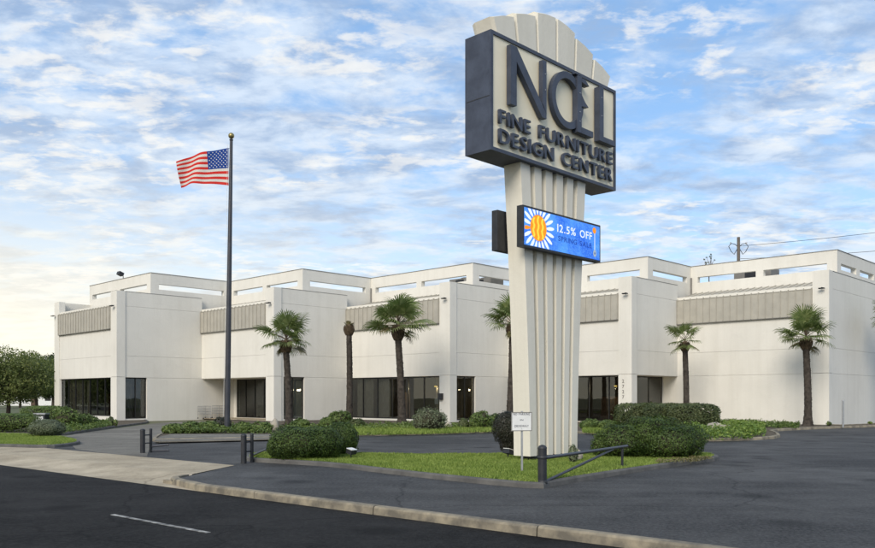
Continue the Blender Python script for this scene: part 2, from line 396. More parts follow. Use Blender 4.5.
def inset(p, d):
    n = len(p); o = []
    for i in range(n):
        d1 = (p[i]-p[i-1]).normalized(); d2 = (p[(i+1) % n]-p[i]).normalized(); t = (d1+d2).normalized()
        o.append(p[i]+Vector((-t.y, t.x))*d)
    return o
# street kerb in cast lengths (joints show)
kerb = struct(MB().prism([EN(KX-.2, 9.34), EN(120, 9.14), EN(120, 9.24), EN(KX-.2, 9.44)], -.12, -.02).build('kerb', M['kerb']))
tip = smooth_poly([EN(KX-.45, 9.95), EN(KX-.15, 9.35), EN(KX+1.6, 9.02)], 2, False)
line = tip+[EN(e, 9.0) for e in (-12.2,)]
kerb_run(line, .035, .17, False, ZR-.03).build('kerb_stone', M['kerb'], kerb)
e0 = -12.2
while e0 < 60:
    e1 = e0+3.05
    kerb_run([EN(e0+.012, 9.0), EN((e0+e1)/2, 9.005), EN(e1-.012, 9.0)], .035+random.uniform(-.006, .006), .17, False, ZR-.03).build('kerb_stone', M['kerb'], kerb)
    e0 = e1
# lane dashes
for a, b in ((-12.2, -9.6), (-20.0, -16.65), (-28.5, -25.2)):
    struct(MB().prism([EN(a, 6.31), EN(b, 6.31), EN(b, 6.385), EN(a, 6.385)], ZR-.02, ZR+.004).build('lane_marking', M['paint']))

# ------------------------------------------------------------------ planted islands
def bed(name, pts, z, surf, kmat, it=2, h=.11, kw=.15):
    p = ccw(smooth_poly(pts, it)); 
    struct(kerb_run(p, h, kw, True).build('kerb', kmat))
    q = inset(p, kw*.9)
    struct(MB().prism([(a.x, a.y) for a in q], -.02, z).build(name, surf)); return q
def inpoly(P, poly):
    x, y = P[:, 0], P[:, 1]; c = np.zeros(len(P), bool); n = len(poly)
    for i in range(n):
        x1, y1 = poly[i][0], poly[i][1]; x2, y2 = poly[i-1][0], poly[i-1][1]
        s_ = ((y1 > y) != (y2 > y)) & (x < (x2-x1)*(y-y1)/((y2-y1) if y2 != y1 else 1e-9)+x1); c ^= s_
    return c
def scatter(poly, n):
    a = np.array([(p[0], p[1]) for p in poly]); lo, hi = a.min(0), a.max(0); out_ = np.zeros((0, 2))
    while len(out_) < n:
        P = rng.uniform(lo, hi, (n*2, 2)); out_ = np.vstack([out_, P[inpoly(P, poly)]])
    return out_[:n]
def grass(name, poly, n, z, h, label, mat, w=.012):
    P = scatter(poly, n); v = np.array([mnoise.noise(Vector((p[0]*.9, p[1]*.9, 0)))*.5+mnoise.noise(Vector((p[0]*3.1, p[1]*3.1, 5)))*.5 for p in P[::1]])
    keep = v > -.42+.15*rng.random(n); P = P[keep]; v = v[keep]; n = len(P)
    hh = h*(1+.7*v)*rng.uniform(.55, 1.25, n); a = rng.uniform(0, 2*math.pi, n); ln = rng.normal(0, .45, (n, 2))
    B = np.column_stack([P, np.full(n, z-.003)]); dx = np.column_stack([np.cos(a)*w, np.sin(a)*w, np.zeros(n)])
    T = B+np.column_stack([ln*hh[:, None], hh])
    o = stuff(cards(name, np.stack([B-dx, B+dx, T], 1), None, [mat], origin=(B[:, 0].mean(), B[:, 1].mean(), z))); return tag(o, label, 'grass')
isl = [G(243, 461.5), G(288, 464), G(331, 466.7), G(400, 475.3), G(471, 483), G(541, 489.5), G(553, 486), G(640, 471.6), G(690, 464.5), G(722, 460.3), G(712, 456), G(640, 455), G(560, 455.5), G(502, 457), G(400, 457.5), G(345, 455.5), G(275, 454.5), G(248, 457)]
q_isl = bed('sign_island', isl, .10, M['lawn'], M['kerbd'], 1)
grass('island_grass', q_isl, 95000, .10, .055, 'short bright green grass covering the island under the tall sign', M['grass'])
left_isl = [G(-60, 446.5), G(0, 447), G(45, 448.5), G(70, 446.5), G(84, 443.8), G(70, 439.5), G(40, 436.5), G(0, 435.5), G(-60, 435)]
q_left = bed('left_island', left_isl, .10, M['lawn'], M['kerbd'], 2)
grass('strip_grass', q_left, 45000, .10, .06, 'clipped lawn strip in the island beside the silvery round bush', M['grass'])
# bed beside the first bay (window shrubs): kerb climbs along the driveway
bayb = [G(-60, 434.5), G(20, 435), G(60, 436), G(92, 431.2), G(119, 427.2), G(142, 424.2), G(150, 422.9), G(145, 420.0), G(110, 420.0), G(50, 418), G(-60, 416)]
q_bay = bed('window_bed', bayb, .08, M['mulch'], M['kerbd'], 1)
# long bed before the building
bed2 = [G(151, 441), G(156, 441.8), G(210, 440.8), G(270, 439.5), G(315, 437.6), G(358, 436), G(430, 434.7), G(492, 432.6), G(540, 432.4), G(600, 434), G(640, 437.5), G(700, 441.6), G(755, 440.4), G(781, 438.2), G(779, 434.5), G(770, 431.8), G(800, 429.8), G(880, 426.8), G(990, 422.5),
        G(990, 420.3), G(880, 424.8), G(829, 427.0), G(760, 421.8), G(690, 419.5), G(560, 421), G(450, 420.5), G(330, 420), G(205, 421.5), G(172, 431.5), G(158, 436)]
q_bed = bed('front_bed', bed2, .09, M['mulch'], M['kerb'], 1, .12)
walk = [G(154, 440.4, .1), G(160, 436.5, .1), G(172, 433.6, .1), G(270, 434, .1), G(276, 438.4, .1), G(210, 439.9, .1), G(160, 441, .1)]
struct(MB().prism([(p.x, p.y) for p in walk], .05, .096).build('walkway', M['oldlot']))
lawn2 = [G(285, 437, .1), G(358, 434.9, .1), G(430, 433.6, .1), G(500, 431.3, .1), G(500, 426, .1), G(440, 426, .1), G(360, 426.5, .1), G(300, 428, .1)]
grass('bed_grass', lawn2, 30000, .09, .14, 'strip of green grass in front of the showroom windows', M['grass'], .022)
lawn3 = [G(583, 432.5, .1), G(618, 434.5, .1), G(640, 433, .1), G(640, 426, .1), G(583, 425, .1)]
grass('bed_grass', lawn3, 9000, .09, .14, 'patch of grass between the sign and the clipped dark hedge', M['grass'], .022)

# ------------------------------------------------------------------ the building
U = 7.5; dR = Vector((math.sin(R(44)), math.cos(R(44)), 0)); dL = Vector((-dR.y, dR.x, 0)); nL = -dR; nR = -dL; UP = Vector((0, 0, 1))
cpts = [Vector((-3.006, 7.73, 0))*U, Vector((-1.486, 7.491, 0))*U, Vector((.108, 7.146, 0))*U, Vector((1.603, 6.81, 0))*U, Vector((3.074, 6.478, 0))*U]
A_ = [11.0]; B_ = []
for i in range(4):
    d = cpts[i+1]-cpts[i]; B_.append(d.dot(dR)); A_.append(-d.dot(dL))
B_.append(26.0)
ZW, ZJ, ZC0, ZC1, ZP, ZS, ZO0, ZO1, ZT, ZB = 3.12, 4.65, 6.60, 8.18, 9.225, 8.93, 9.64, 10.04, 10.8, -.25
store = empty('furniture_store', (cpts[2].x, cpts[2].y, 0), 'long white concrete furniture store with stepped bays and grey metal canopies', 'building')
def sR(k, px): q = (px-CX)/FPX; c = cpts[k]; return (q*c.y-c.x)/(dR.x-dR.y*q)
def sL(k, px): q = (px-CX)/FPX; c = cpts[k]; return (q*c.y-c.x)/(dL.x-dL.y*q)
def fbox(c, d, inn, s0, s1, z0, z1, t0, t1, name, mat, parent=store):
    """box on a wall face: along d from s0 to s1, heights z0..z1, depth t0..t1 inwards"""
    o = c+d*s0+inn*t0+UP*z0
    return MB().slab(o, d*(s1-s0), inn*(t1-t0), UP*(z1-z0)).build(name, mat, parent)
JG = .006
def panel_row(c, d, inn, s0, s1, z0, z1, thick=.32):
    return fbox(c, d, inn, s0, s1, z0+JG, z1-JG, 0, thick, 'wall_panel', M['wall'])
def backing(c, d, inn, s0, s1, z0, z1): return fbox(c, d, inn, s0, s1, z0, z1, .05, .30, 'joint_backing', M['wall'])
def window(c, d, inn, s0, s1, z0, z1, nb, ins=.14, parent=store):
    w = .06; mb = MB()
    def fb(a, b, p, q, t0=ins, t1=ins+.09): mb.slab(c+d*a+inn*t0+UP*p, d*(b-a), inn*(t1-t0), UP*(q-p))
    fb(s0, s1, z1-w*1.3, z1); fb(s0, s1, z0, z0+w*1.3); fb(s0, s0+w, z0+w*1.3, z1-w*1.3); fb(s1-w, s1, z0+w*1.3, z1-w*1.3)
    win = mb.build('window', M['dark'], parent)
    st = (s1-s0)/nb
    for i in range(nb):
        a, b = s0+i*st, s0+(i+1)*st
        if i: fbox(c, d, inn, a-w/2, a+w/2, z0+w*1.3, z1-w*1.3, ins-.01, ins+.08, 'mullion', M['dark'], win)
        a2 = a+w/2+.002 if i else a+w; b2 = b-w/2-.002 if i < nb-1 else b-w
        fbox(c, d, inn, a2, b2, z0+w*1.3, z1-w*1.3, ins+.03, ins+.045, 'glass_pane', M['glass'], win)
    return win
OFF = .35*(dR+dL)
def zig(P, Q): return [P, Q, Q+OFF, P+OFF]
u_ = [c+dL*.4+dR*2.7 for c in cpts]
v_ = [cpts[k]+dR*B_[k]+dL*.4+dR*2.7 for k in range(4)]          # upper inner corners
uend = cpts[0]+dL*(A_[0]-.15)+dR*2.7; vend = cpts[4]+dL*.4+dR*B_[4]
def screen(P, Q, holes, dn):
    """low wall, posts and top beam of the roof screen between two corners, mitred"""
    MB().prism([(p.x, p.y) for p in zig(P, Q)], 8.3, ZO0).build('screen_wall', M['wall'], store)
    MB().prism([(p.x, p.y) for p in zig(P, Q)], ZO1, ZT).build('screen_beam', M['wall'], store)
    t = (Q-P); L = t.length; t = t/L; solid = []; last = 0
    for a, b in holes: solid.append((last, a)); last = b
    solid.append((last, L))
    for i, (a, b) in enumerate(solid):
        p0 = P+t*a; p1 = P+t*b; inn = OFF-t*OFF.dot(t)
        q0 = p0+(OFF if i == 0 else inn); q1 = p1+(OFF if i == len(solid)-1 else inn)
        MB().prism([(p.x, p.y) for p in (p0, p1, q1, q0)], ZO0, ZO1).build('screen_post', M['wall'], store)
    cap = zig(P, Q); mid = (cap[0]+cap[2])/2
    o = t.cross(UP)*(.03 if dn > 0 else -.03)
    MB().prism([(p.x, p.y) for p in (P+o, Q+o, Q+OFF, P+OFF)], ZT+.002, ZT+.035).build('coping', M['trim'], store)
recess = {1: 2.8, 3: .55}
for k, c in enumerate(cpts):
    a, b = A_[k], B_[k]
    # corner pier, proud of both faces
    pr = .05; PW, PR_ = .9, .58
    pl = [c+dL*PW+nL*pr, c+nL*pr+nR*pr, c+dR*PR_+nR*pr, c+dR*PR_+dL*.42, c+dR*.42+dL*.42, c+dR*.42+dL*PW]
    pier = MB()
    for z0, z1 in ((ZB, ZW+.02), (ZW+.04, ZP)): pier.prism([(p.x, p.y) for p in pl], z0, z1)
    pier.build('pier', M['wall'], store)
    # ---- left face
    s_end = a-(.95 if k == 0 else 0.0)
    ext = 0
    if k == 0:
        pe = [c+dL*s_end+nL*pr, c+dL*a+nL*pr, c+dL*a+dR*14, c+dL*(a-.4)+dR*14, c+dL*(a-.4)+dR*.42, c+dL*s_end+dR*.42]
        MB().prism([(p.x, p.y) for p in pe], ZB, ZP).build('end_wall', M['wall'], store)
    panel_row(c, dL, dR, PW, s_end, ZW, ZJ); panel_row(c, dL, dR, PW, s_end, ZJ, ZC1+.2)
    backing(c, dL, dR, PW, s_end, ZW+.05, ZC0)
    if k == 4: panel_row(c, dL, dR, PW, s_end, ZB, ZW); backing(c, dL, dR, PW, s_end, .3, ZW+.06)
    elif k in recess:
        rd = recess[k]; bk = c+dR*rd
        fbox(c, dL, dR, PW, s_end, ZW-.02, ZW+.012, .02, rd+.4, 'soffit', M['wall'])
        nb = 7 if k == 1 else 6
        window(bk, dL, dR, .5, s_end-.35, .14, ZW-.02, nb, .05)
        fbox(bk, dL, dR, .5, s_end-.35, ZB, .138, .02, .2, 'sill', M['wall'])
        fbox(bk, dL, dR, s_end-.35, s_end, ZB, ZW-.02, .0, .25, 'recess_wall', M['wall'])
        # return walls of the porch
        MB().slab(c+dL*(s_end)+dR*.32+UP*ZB, dR*(rd-.32), dL*.3, UP*(ZW-.022-ZB)).build('recess_wall', M['wall'], store)
        MB().slab(c+dL*.5+dR*.43+UP*ZB, dR*(rd-.44), dL*(-.2), UP*(ZW-.022-ZB)).build('recess_wall', M['wall'], store)
        sheet('porch_floor', [c+dL*.4, c+dL*(s_end), c+dL*(s_end)+dR*(rd+.3), c+dL*.4+dR*(rd+.3)], .115, M['concrete'])
    else:
        nb = {0: 7, 2: 6}[k]; zs_ = {0: .35, 2: .22}[k]
        panel_row(c, dL, dR, PW, s_end, ZB, zs_)
        window(c, dL, dR, PW+.06, s_end-(.05 if k == 0 else .06), zs_, ZW-.01, nb)
        for s0, s1 in ((PW, PW+.058), (s_end-(.048 if k == 0 else .058), s_end)): fbox(c, dL, dR, s0, s1, zs_, ZW, .01, .3, 'jamb', M['wall'])
    # ---- metal canopy with sloping top
    s0, s1 = PW+.012, s_end-.012
    mb = MB(); sec = [(-.13, ZC0), (-.13, ZC1), (2.69, ZS), (2.69, ZS-.2), (.34, ZC1-.10), (.0-.012, ZC1-.10), (-.012, ZC0)]
    v = [c+dL*s+dR*t+UP*z for s in (s0, s1) for t, z in sec]; n = len(sec)
    mb.add(v, [tuple(range(n)), tuple(range(n, 2*n))[::-1]]+[(i, n+i, n+(i+1) % n, (i+1) % n) for i in range(n)])
    can = mb.build('canopy', M['canopy'], store)
    mb = MB(); ns = int((s1-s0)/.46); sl = (dR*2.82+UP*(ZS-ZC1))
    for i in range(ns+1):
        s = s0+.02+(s1-s0-.07)*i/ns; o = c+dL*s-dR*.131
        mb.slab(o+UP*(ZC0+.02), dL*.035, nL*.045, UP*(ZC1-ZC0-.02)); mb.slab(o+UP*(ZC1+.003), dL*.035, sl*.99, UP*.045+nL*.01)
    mb.build('standing_seam', M['canopy'], can)
    fbox(c, dL, dR, s0, s1, ZC0-.045, ZC0-.002, -.16, .0, 'drip_edge', M['trim'], can)
    fbox(c, dL, dR, s0, s1, ZC1-.03, ZC1+.001, -.155, -.134, 'eave_trim', M['canopy'], can)
    # ---- right face
    r0 = PR_
    nxt = .32 if k < 4 else 0
    panel_row(c, dR, dL, r0, b+nxt, ZJ, ZC1, .36); panel_row(c, dR, dL, r0, b+(nxt if False else 0), ZC1, ZP, .38)
    backing(c, dR, dL, r0, b, ZW+.05, ZC1+.2)
    panel_row(c, dR, dL, r0, b+nxt, ZW, ZJ, .36)
    wpx = {0: (123.8, 147.0, .18), 1: (283.7, 304.5, .2), 2: (456.8, 475.6, .2)}.get(k)
    if wpx:
        w0, w1 = max(r0+.02, sR(k, wpx[0])), sR(k, wpx[1]); zs_ = wpx[2]
        fbox(c, dR, dL, r0, w0, ZB, ZW-JG, 0, .32, 'wall_panel', M['wall']); fbox(c, dR, dL, w1, b+nxt, ZB, ZW-JG, 0, .32, 'wall_panel', M['wall'])
        fbox(c, dR, dL, w0, w1, ZB, zs_, 0, .32, 'wall_panel', M['wall'])
        window(c, dR, dL, w0, w1, zs_, ZW-JG, 2)
    elif k == 3:
        rd = 1.1; bk = c+dL*rd
        fbox(c, dR, dL, r0-.1, b, ZW-.02, ZW+.012, .02, rd+.3, 'soffit', M['wall'])
        window(bk, dR, dL, .62, b-.02, .14, ZW-.02, 3, .02)
        fbox(bk, dR, dL, .62, b, ZB, .138, .02, .2, 'sill', M['wall'])
        MB().slab(c+dR*b+UP*ZB, dL*(rd+.1), dR*.3, UP*(ZW-.022-ZB)).build('recess_wall', M['wall'], store)
        sheet('porch_floor', [c+dR*.45, c+dR*b, c+dR*b+dL*(rd+.3), c+dR*.45+dL*(rd+.3)], .115, M['concrete'])
    else:
        panel_row(c, dR, dL, r0, b, ZB, ZW); backing(c, dR, dL, r0, b, .3, ZW+.06)
    # parapet cap
    MB().slab(c+dR*r0+nR*.02+UP*(ZP+.002-JG), dR*(b-r0), dL*.40, UP*.02).build('coping', M['trim'], store)
    # flood lamp under the canopy line on the pier
    lp = c+dL*.30+nL*.05+UP*(ZC1-.02)
    mb = MB().slab(lp+UP*.02-dL*.02, dL*.04, nL*.22, UP*.03).slab(lp+nL*.12-dL*.16-UP*.05, dL*.32, nL*.2, UP*.06+nL*.02)
    mb.build('flood_lamp', M['black'], store)
# left end lamp
lp = cpts[0]+dL*(A_[0]-.2)+nL*.05+UP*(ZC1-.02)
MB().slab(lp+UP*.02, dL*.04, nL*.22, UP*.03).slab(lp+nL*.12-dL*.16-UP*.05, dL*.32, nL*.2, UP*.06).build('flood_lamp', M['trim'], store)
# roof screen
for k in range(5):
    P = u_[k]; Q = v_[k-1] if k else uend; L = (Q-P).length
    screen(P, Q, [(.6, L*.5-.25), (L*.5+.25, L-.5)], -1)
    Q = v_[k] if k < 4 else vend; L = (Q-P).length
    hs = [(.65, L-.55)] if k < 4 else [(.7+i*3.6, .7+i*3.6+2.9) for i in range(int(L/3.6))]
    screen(P, Q, hs, 1)
    if k < 4:
        pt = v_[k]+nL*.06+nR*.06
        MB().tube([pt+UP*(ZS-.1), pt+UP*(ZO1-.02)], .05, 8).build('downspout', M['trim'], store)
roofp = [uend+OFF*.5]
for k in range(5):
    roofp.append(u_[k]+OFF*.5); roofp.append((v_[k] if k < 4 else vend)+OFF*.5)
back0, back1 = Vector((48, 92, 0)), cpts[0]+dL*(A_[0]-.5)+dR*13.8
roofp += [back0, back1]
MB().prism([(p.x, p.y) for p in roofp], 8.25, 8.42).build('roof', M['trim'], store)
zp_ = [cpts[0]+dL*(A_[0]-.6)]
for k in range(5):
    zp_.append(cpts[k]); zp_.append(cpts[k]+dR*B_[k])
zi = [p+(dR+dL)*.16 for p in zp_]; zi[0] = zp_[0]+dR*.3
MB().prism([(p.x, p.y) for p in zi+[back0, back1]], ZW+.12, ZW+.25).build('ceiling', M['inwall'], store)
MB().prism([(p.x, p.y) for p in zi+[back0, back1]], -.1, .06).build('showroom_floor', M['infloor'], store)
w = back0-back1
MB().slab(back1+UP*(-.2), w, w.cross(UP).normalized()*(-.3), UP*9.2).build('rear_wall', M['wall'], store)
w = (cpts[4]+dR*B_[4]); MB().slab(w+UP*(-.2), back0-w, (back0-w).cross(UP).normalized()*.3, UP*9.2).build('end_wall', M['wall'], store)
pw0, pw1 = cpts[0]+dL*4+dR*12.5, Vector((40, 66, 0))
MB().slab(pw0+UP*.062, pw1-pw0, (pw1-pw0).cross(UP).normalized()*(-.15), UP*(ZW+.05)).build('partition', M['inwall'], store)
# curtains: pleated sheets hung inside some windows
def curtain(c, d, inn, s0, s1, t=.45):
    n = max(8, int((s1-s0)/.05)); v = []
    for z in (.10, ZW-.02):
        for i in range(n+1):
            s = s0+(s1-s0)*i/n; v.append(c+d*s+inn*(t+.045*math.sin(i*1.9)+.012*math.sin(i*.7))+UP*z)
    f = [(i, i+1, n+2+i, n+1+i) for i in range(n)]
    return MB().add(v, f, 0, True).build('curtain', M['curtain'], store)
curtain(cpts[0], dR, dL, sR(0, 124.5), sR(0, 135), .42); curtain(cpts[0], dR, dL, sR(0, 137), sR(0, 146), .42)
curtain(cpts[1]+dR*2.8, dL, dR, 2.0, 3.4); curtain(cpts[1]+dR*2.8, dL, dR, 4.2, 7.0)
curtain(cpts[2], dL, dR, sL(2, 369), sL(2, 353)); curtain(cpts[2], dL, dR, sL(2, 386), sL(2, 374)); curtain(cpts[2], dL, dR, sL(2, 436), sL(2, 424), 1.2)
curtain(cpts[1], dR, dL, sR(1, 291), sR(1, 297), .5)
curtain(cpts[0], dL, dR, sL(0, 79), sL(0, 63)); curtain(cpts[0], dL, dR, sL(0, 85), sL(0, 81))
# ceiling lamps that are lit
for k, d, inn, s, t in ((2, dL, dR, 2.2, 2.0), (2, dL, dR, 1.7, 2.2), (2, dL, dR, 3.1, 3.2), (2, dR, dL, 1.2, 2.4), (2, dR, dL, 1.9, 2.4), (3, dR, dL, 2.3, 2.6), (3, dR, dL, 2.9, 2.9), (3, dR, dL, 4.6, 2.4), (2, dR, dL, 1.5, 2.8), (2, dL, dR, 2.6, 2.6)):
    p = cpts[k]+d*s+inn*t
    pend = MB().tube([p+UP*2.6, p+UP*(ZW+.12)], .008, 5).lathe(p+UP*2.5, [(.03, .12), (.07, .1), (.11, .0)], 10).build('pendant_lamp', M['dark'], store)
    MB().lathe(p+UP*2.41, [(.02, 0), (.07, .03), (.08, .06), (.04, .088)], 10).build('bulb', M['lamp'], pend)
    pld = bpy.data.lights.new('pendant_light', 'POINT'); pld.energy = 40; pld.color = (1, .78, .5); pld.shadow_soft_size = .08
    plo = bpy.data.objects.new('pendant_light', pld); col.objects.link(plo); plo.parent = pend; plo.location = p+UP*2.3-WP[pend]
# house number, one digit under another
def glyph(ch, size, ext, cache={}):
    key = (ch, round(size, 3), ext)
    if key not in cache:
        cu = bpy.data.curves.new('glyph', 'FONT'); cu.body = ch; cu.size = size; cu.extrude = ext; cu.offset = size*.010; cu.resolution_u = 3; cu.fill_mode = 'BOTH'
        ob = bpy.data.objects.new('glyph', cu); col.objects.link(ob)
        dg = bpy.context.evaluated_depsgraph_get(); me = bpy.data.meshes.new_from_object(ob.evaluated_get(dg)); me.name = 'letter'
        bpy.data.objects.remove(ob); xs = [v.co.x for v in me.vertices] or [0]
        lo, hi = min(xs), max(xs)
        for v in me.vertices: v.co.x -= lo
        cache[key] = (me, hi-lo)
    return cache[key]
def place_glyph(me, name, origin, along, up, nrm, mat, parent, sxk=1.0):
    me2 = me.copy() if not me.materials else me
    if not me.materials: me.materials.append(mat); me2 = me
    elif me.materials[0] != mat:
        me2 = me.copy(); me2.materials.clear(); me2.materials.append(mat)
    ob = bpy.data.objects.new(name, me2); col.objects.link(ob); ob.parent = parent
    m_ = Matrix((along.normalized(), up.normalized(), nrm.normalized())).transposed().to_4x4() @ Matrix.Diagonal((sxk, 1, 1, 1)); 
    ob.matrix_local = Matrix.Translation(Vector(origin)-WP[parent]) @ m_; return ob
def text_line(txt, s0, s1, origin, along, up, nrm, cap, ext, mat, parent, name='letter', space=.32):
    """single letters spread from s0 to s1; cap is the capital height"""
    size = cap/.70; ws = []
    for ch in txt: ws.append(size*space if ch == ' ' else glyph(ch, size, ext)[1])
    gap = size*.14; tot = sum(ws)+gap*(len(txt)-1); k = (s1-s0)/tot; x = s0
    for ch, w_ in zip(txt, ws):
        if ch != ' ': place_glyph(glyph(ch, size, ext)[0], name, origin+along*x, along, up, nrm, mat, parent, k)
        x += (w_+gap)*k
for i, ch in enumerate('2727'):
    o = cpts[3]+dL*.62+nL*.062+UP*(2.62-i*.33); place_glyph(glyph(ch, .30, .008)[0], 'house_number', o, -dL, UP, nL, M['trim'], store)
# roof machines seen through the screen, lamps on the beam
for k, s, t, w_, h_ in ((4, 8.0, 5.0, 2.6, 2.1), (2, 5.2, 5.5, 2.2, 2.0), (2, 3.6, 6.0, 2.0, 1.9)):
    p = cpts[k]+dL*s+dR*t+UP*8.42
    rt = empty('rooftop_unit', p, {8.0: 'grey rooftop air unit behind the screen of the widest bay', 5.2: 'dark rooftop air unit behind the screen of the middle bay', 3.6: 'small dark rooftop unit beside the middle bay corner'}[s], 'air unit', 'rooftop units')
    MB().slab(p, dL*(-w_), dR*1.4, UP*h_).build('casing', M['trim'], rt); MB().slab(p-dL*(w_*.3)+nL*.03+UP*.9, dL*(-w_*.35), dR*.02, UP*(h_-1.0)).build('grille', M['black'], rt)
    MB().lathe(p-dL*(w_/2)+dR*.7+UP*h_, [(.45, 0), (.45, .08), (.4, .1)], 14).build('fan_cowl', M['black'], rt)
def beamlamp(p, label):
    r = empty('floodlight', p, label, 'floodlight', 'floodlights on the roof screen')
    MB().tube([p, p+UP*.22], .03, 6).build('bracket', M['black'], r)
    MB().slab(p+UP*.2-dL*.25+nL*.1, dL*.5, nL*.34+UP*.14, UP*.22-nL*.08).build('lamp_head', M['black'], r)
beamlamp(u_[0]+dL*4.6+dR*.17+dL*.17+UP*(ZT+.036), 'small dark floodlight perched on the top beam of the far end bay')
beamlamp(u_[2]+dL*3.2+dR*1.6+UP*8.42, 'dark floodlight on the roof behind the middle bay beam')
# showroom furniture
def armchair(p, d, inn, label, mat):
    r = empty('armchair', p, label, 'armchair'); w_ = .85
    MB().slab(p+UP*.12, d*w_, inn*.8, UP*.3).build('seat', mat, r); MB().slab(p+inn*.62+UP*.42, d*w_, inn*.2, UP*.55).build('backrest', mat, r)
    for s in (0, w_-.16): MB().slab(p+d*s+UP*.42, d*.16, inn*.6, UP*.22).build('armrest', mat, r)
    for s in (.05, w_-.1):
        for t in (.05, .7): MB().slab(p+d*s+inn*t, d*.05, inn*.05, UP*.12).build('leg', M['furn'], r)
armchair(cpts[2]+dR*(sR(2, 460))+dL*.8+UP*.06, dR, dL, 'pale armchair inside the narrow window of the middle bay', M['sofa'])
armchair(cpts[1]+dR*(sR(1, 296))+dL*.9+UP*.06, dR, dL, 'pale armchair inside the narrow window behind a palm', M['sofa'])
def wardrobe(p, d, inn, w_, h_, label):
    r = empty('wardrobe', p, label, 'cabinet'); MB().slab(p, d*w_, inn*.55, UP*h_).build('carcass', M['furn'], r)
    for i in (0, 1): 
        dr = MB().slab(p+d*(i*w_/2+.02)-inn*.025+UP*.1, d*(w_/2-.04), inn*.02, UP*(h_-.2)).build('door', M['furn'], r)
        MB().slab(p+d*(w_/2-.06+i*.1)-inn*.05+UP*(h_*.5), d*.02, inn*.022, UP*.12).build('handle', M['gold'], dr)
wardrobe(cpts[2]+dL*sL(2, 394)+dR*1.0+UP*.06, dL, dR, 1.1, 2.0, 'dark wooden cabinet inside the wide showroom window')
wardrobe(cpts[0]+dL*4.2+dR*1.6+UP*.06, dL, dR, 1.3, 1.9, 'dark wooden cabinet inside the windows of the far end bay')
wardrobe(cpts[3]+dR*3.0+dL*3.6+UP*.06, dR, dL, 1.4, 1.7, 'low dark sideboard inside the corner porch windows')
# notice stuck behind the middle bay glass
nb_ = MB().slab(cpts[2]+dL*sL(2, 435.2)+dR*.30+UP*1.25, dL*(-.34)*-1, dR*.01, UP*.42).build('window_notice', M['white'])
tag(nb_, 'small white notice sheet behind the showroom glass by the pier', 'notice')
mb_ = MB().slab(cpts[2]+dL*.55+nL*.052+UP*1.55, dL*.3, nL*.22, UP*.42).build('wall_box', M['black'], store)

# ------------------------------------------------------------------ pylon sign
PC = Vector((2.88, 21.8, 0)); nS = -dL           # broad face normal (towards the street traffic)
pyl = empty('pylon_sign', (PC.x, PC.y, .1), 'tall cream fluted pylon sign with dark cabinet reading NOEL and blue lit display', 'sign')
ZSB, ZSTOP = 7.60, 10.45
def pw_(z): return 2.08+.80*max(0, (z-.2)/(ZSB-.2))**1.5
lv = [.22+(ZSB+.05-.22)*i/16 for i in range(17)]; ct = .14
def loft(fa, fb, t0, t1):                         # s bounds are functions of z; depth t0..t1 along the face normal
    v = []
    for z in lv:
        for s, t in ((fa(z), t0), (fb(z), t0), (fb(z), t1), (fa(z), t1)): v.append(PC+dR*s+nS*t+UP*z)
    n = len(lv); f = [(i*4+j, i*4+(j+1) % 4, (i+1)*4+(j+1) % 4, (i+1)*4+j) for i in range(n-1) for j in range(4)]
    f += [(3, 2, 1, 0), (4*n-4, 4*n-3, 4*n-2, 4*n-1)]
    if t1 < t0: f = [x[::-1] for x in f]
    return MB().add(v, f)
loft(lambda z: -pw_(z)/2, lambda z: pw_(z)/2, -ct, ct).build('shaft', M['pylon'], pyl)
for sg in (1, -1):
    for i in range(6):
        a = -.5+i/6+(.0 if i == 0 else .033); b = -.5+(i+1)/6-(.0 if i == 5 else .033)
        mb = loft(lambda z, a=a: pw_(z)*a, lambda z, b=b: pw_(z)*b, sg*(ct-.002), sg*(ct+.125)); mb.build('rib', M['pylon'], pyl)
MB().slab(PC-dR*.85-nS*.2+UP*.05, dR*1.7, nS*.4, UP*.18).build('footing', M['black'], pyl)
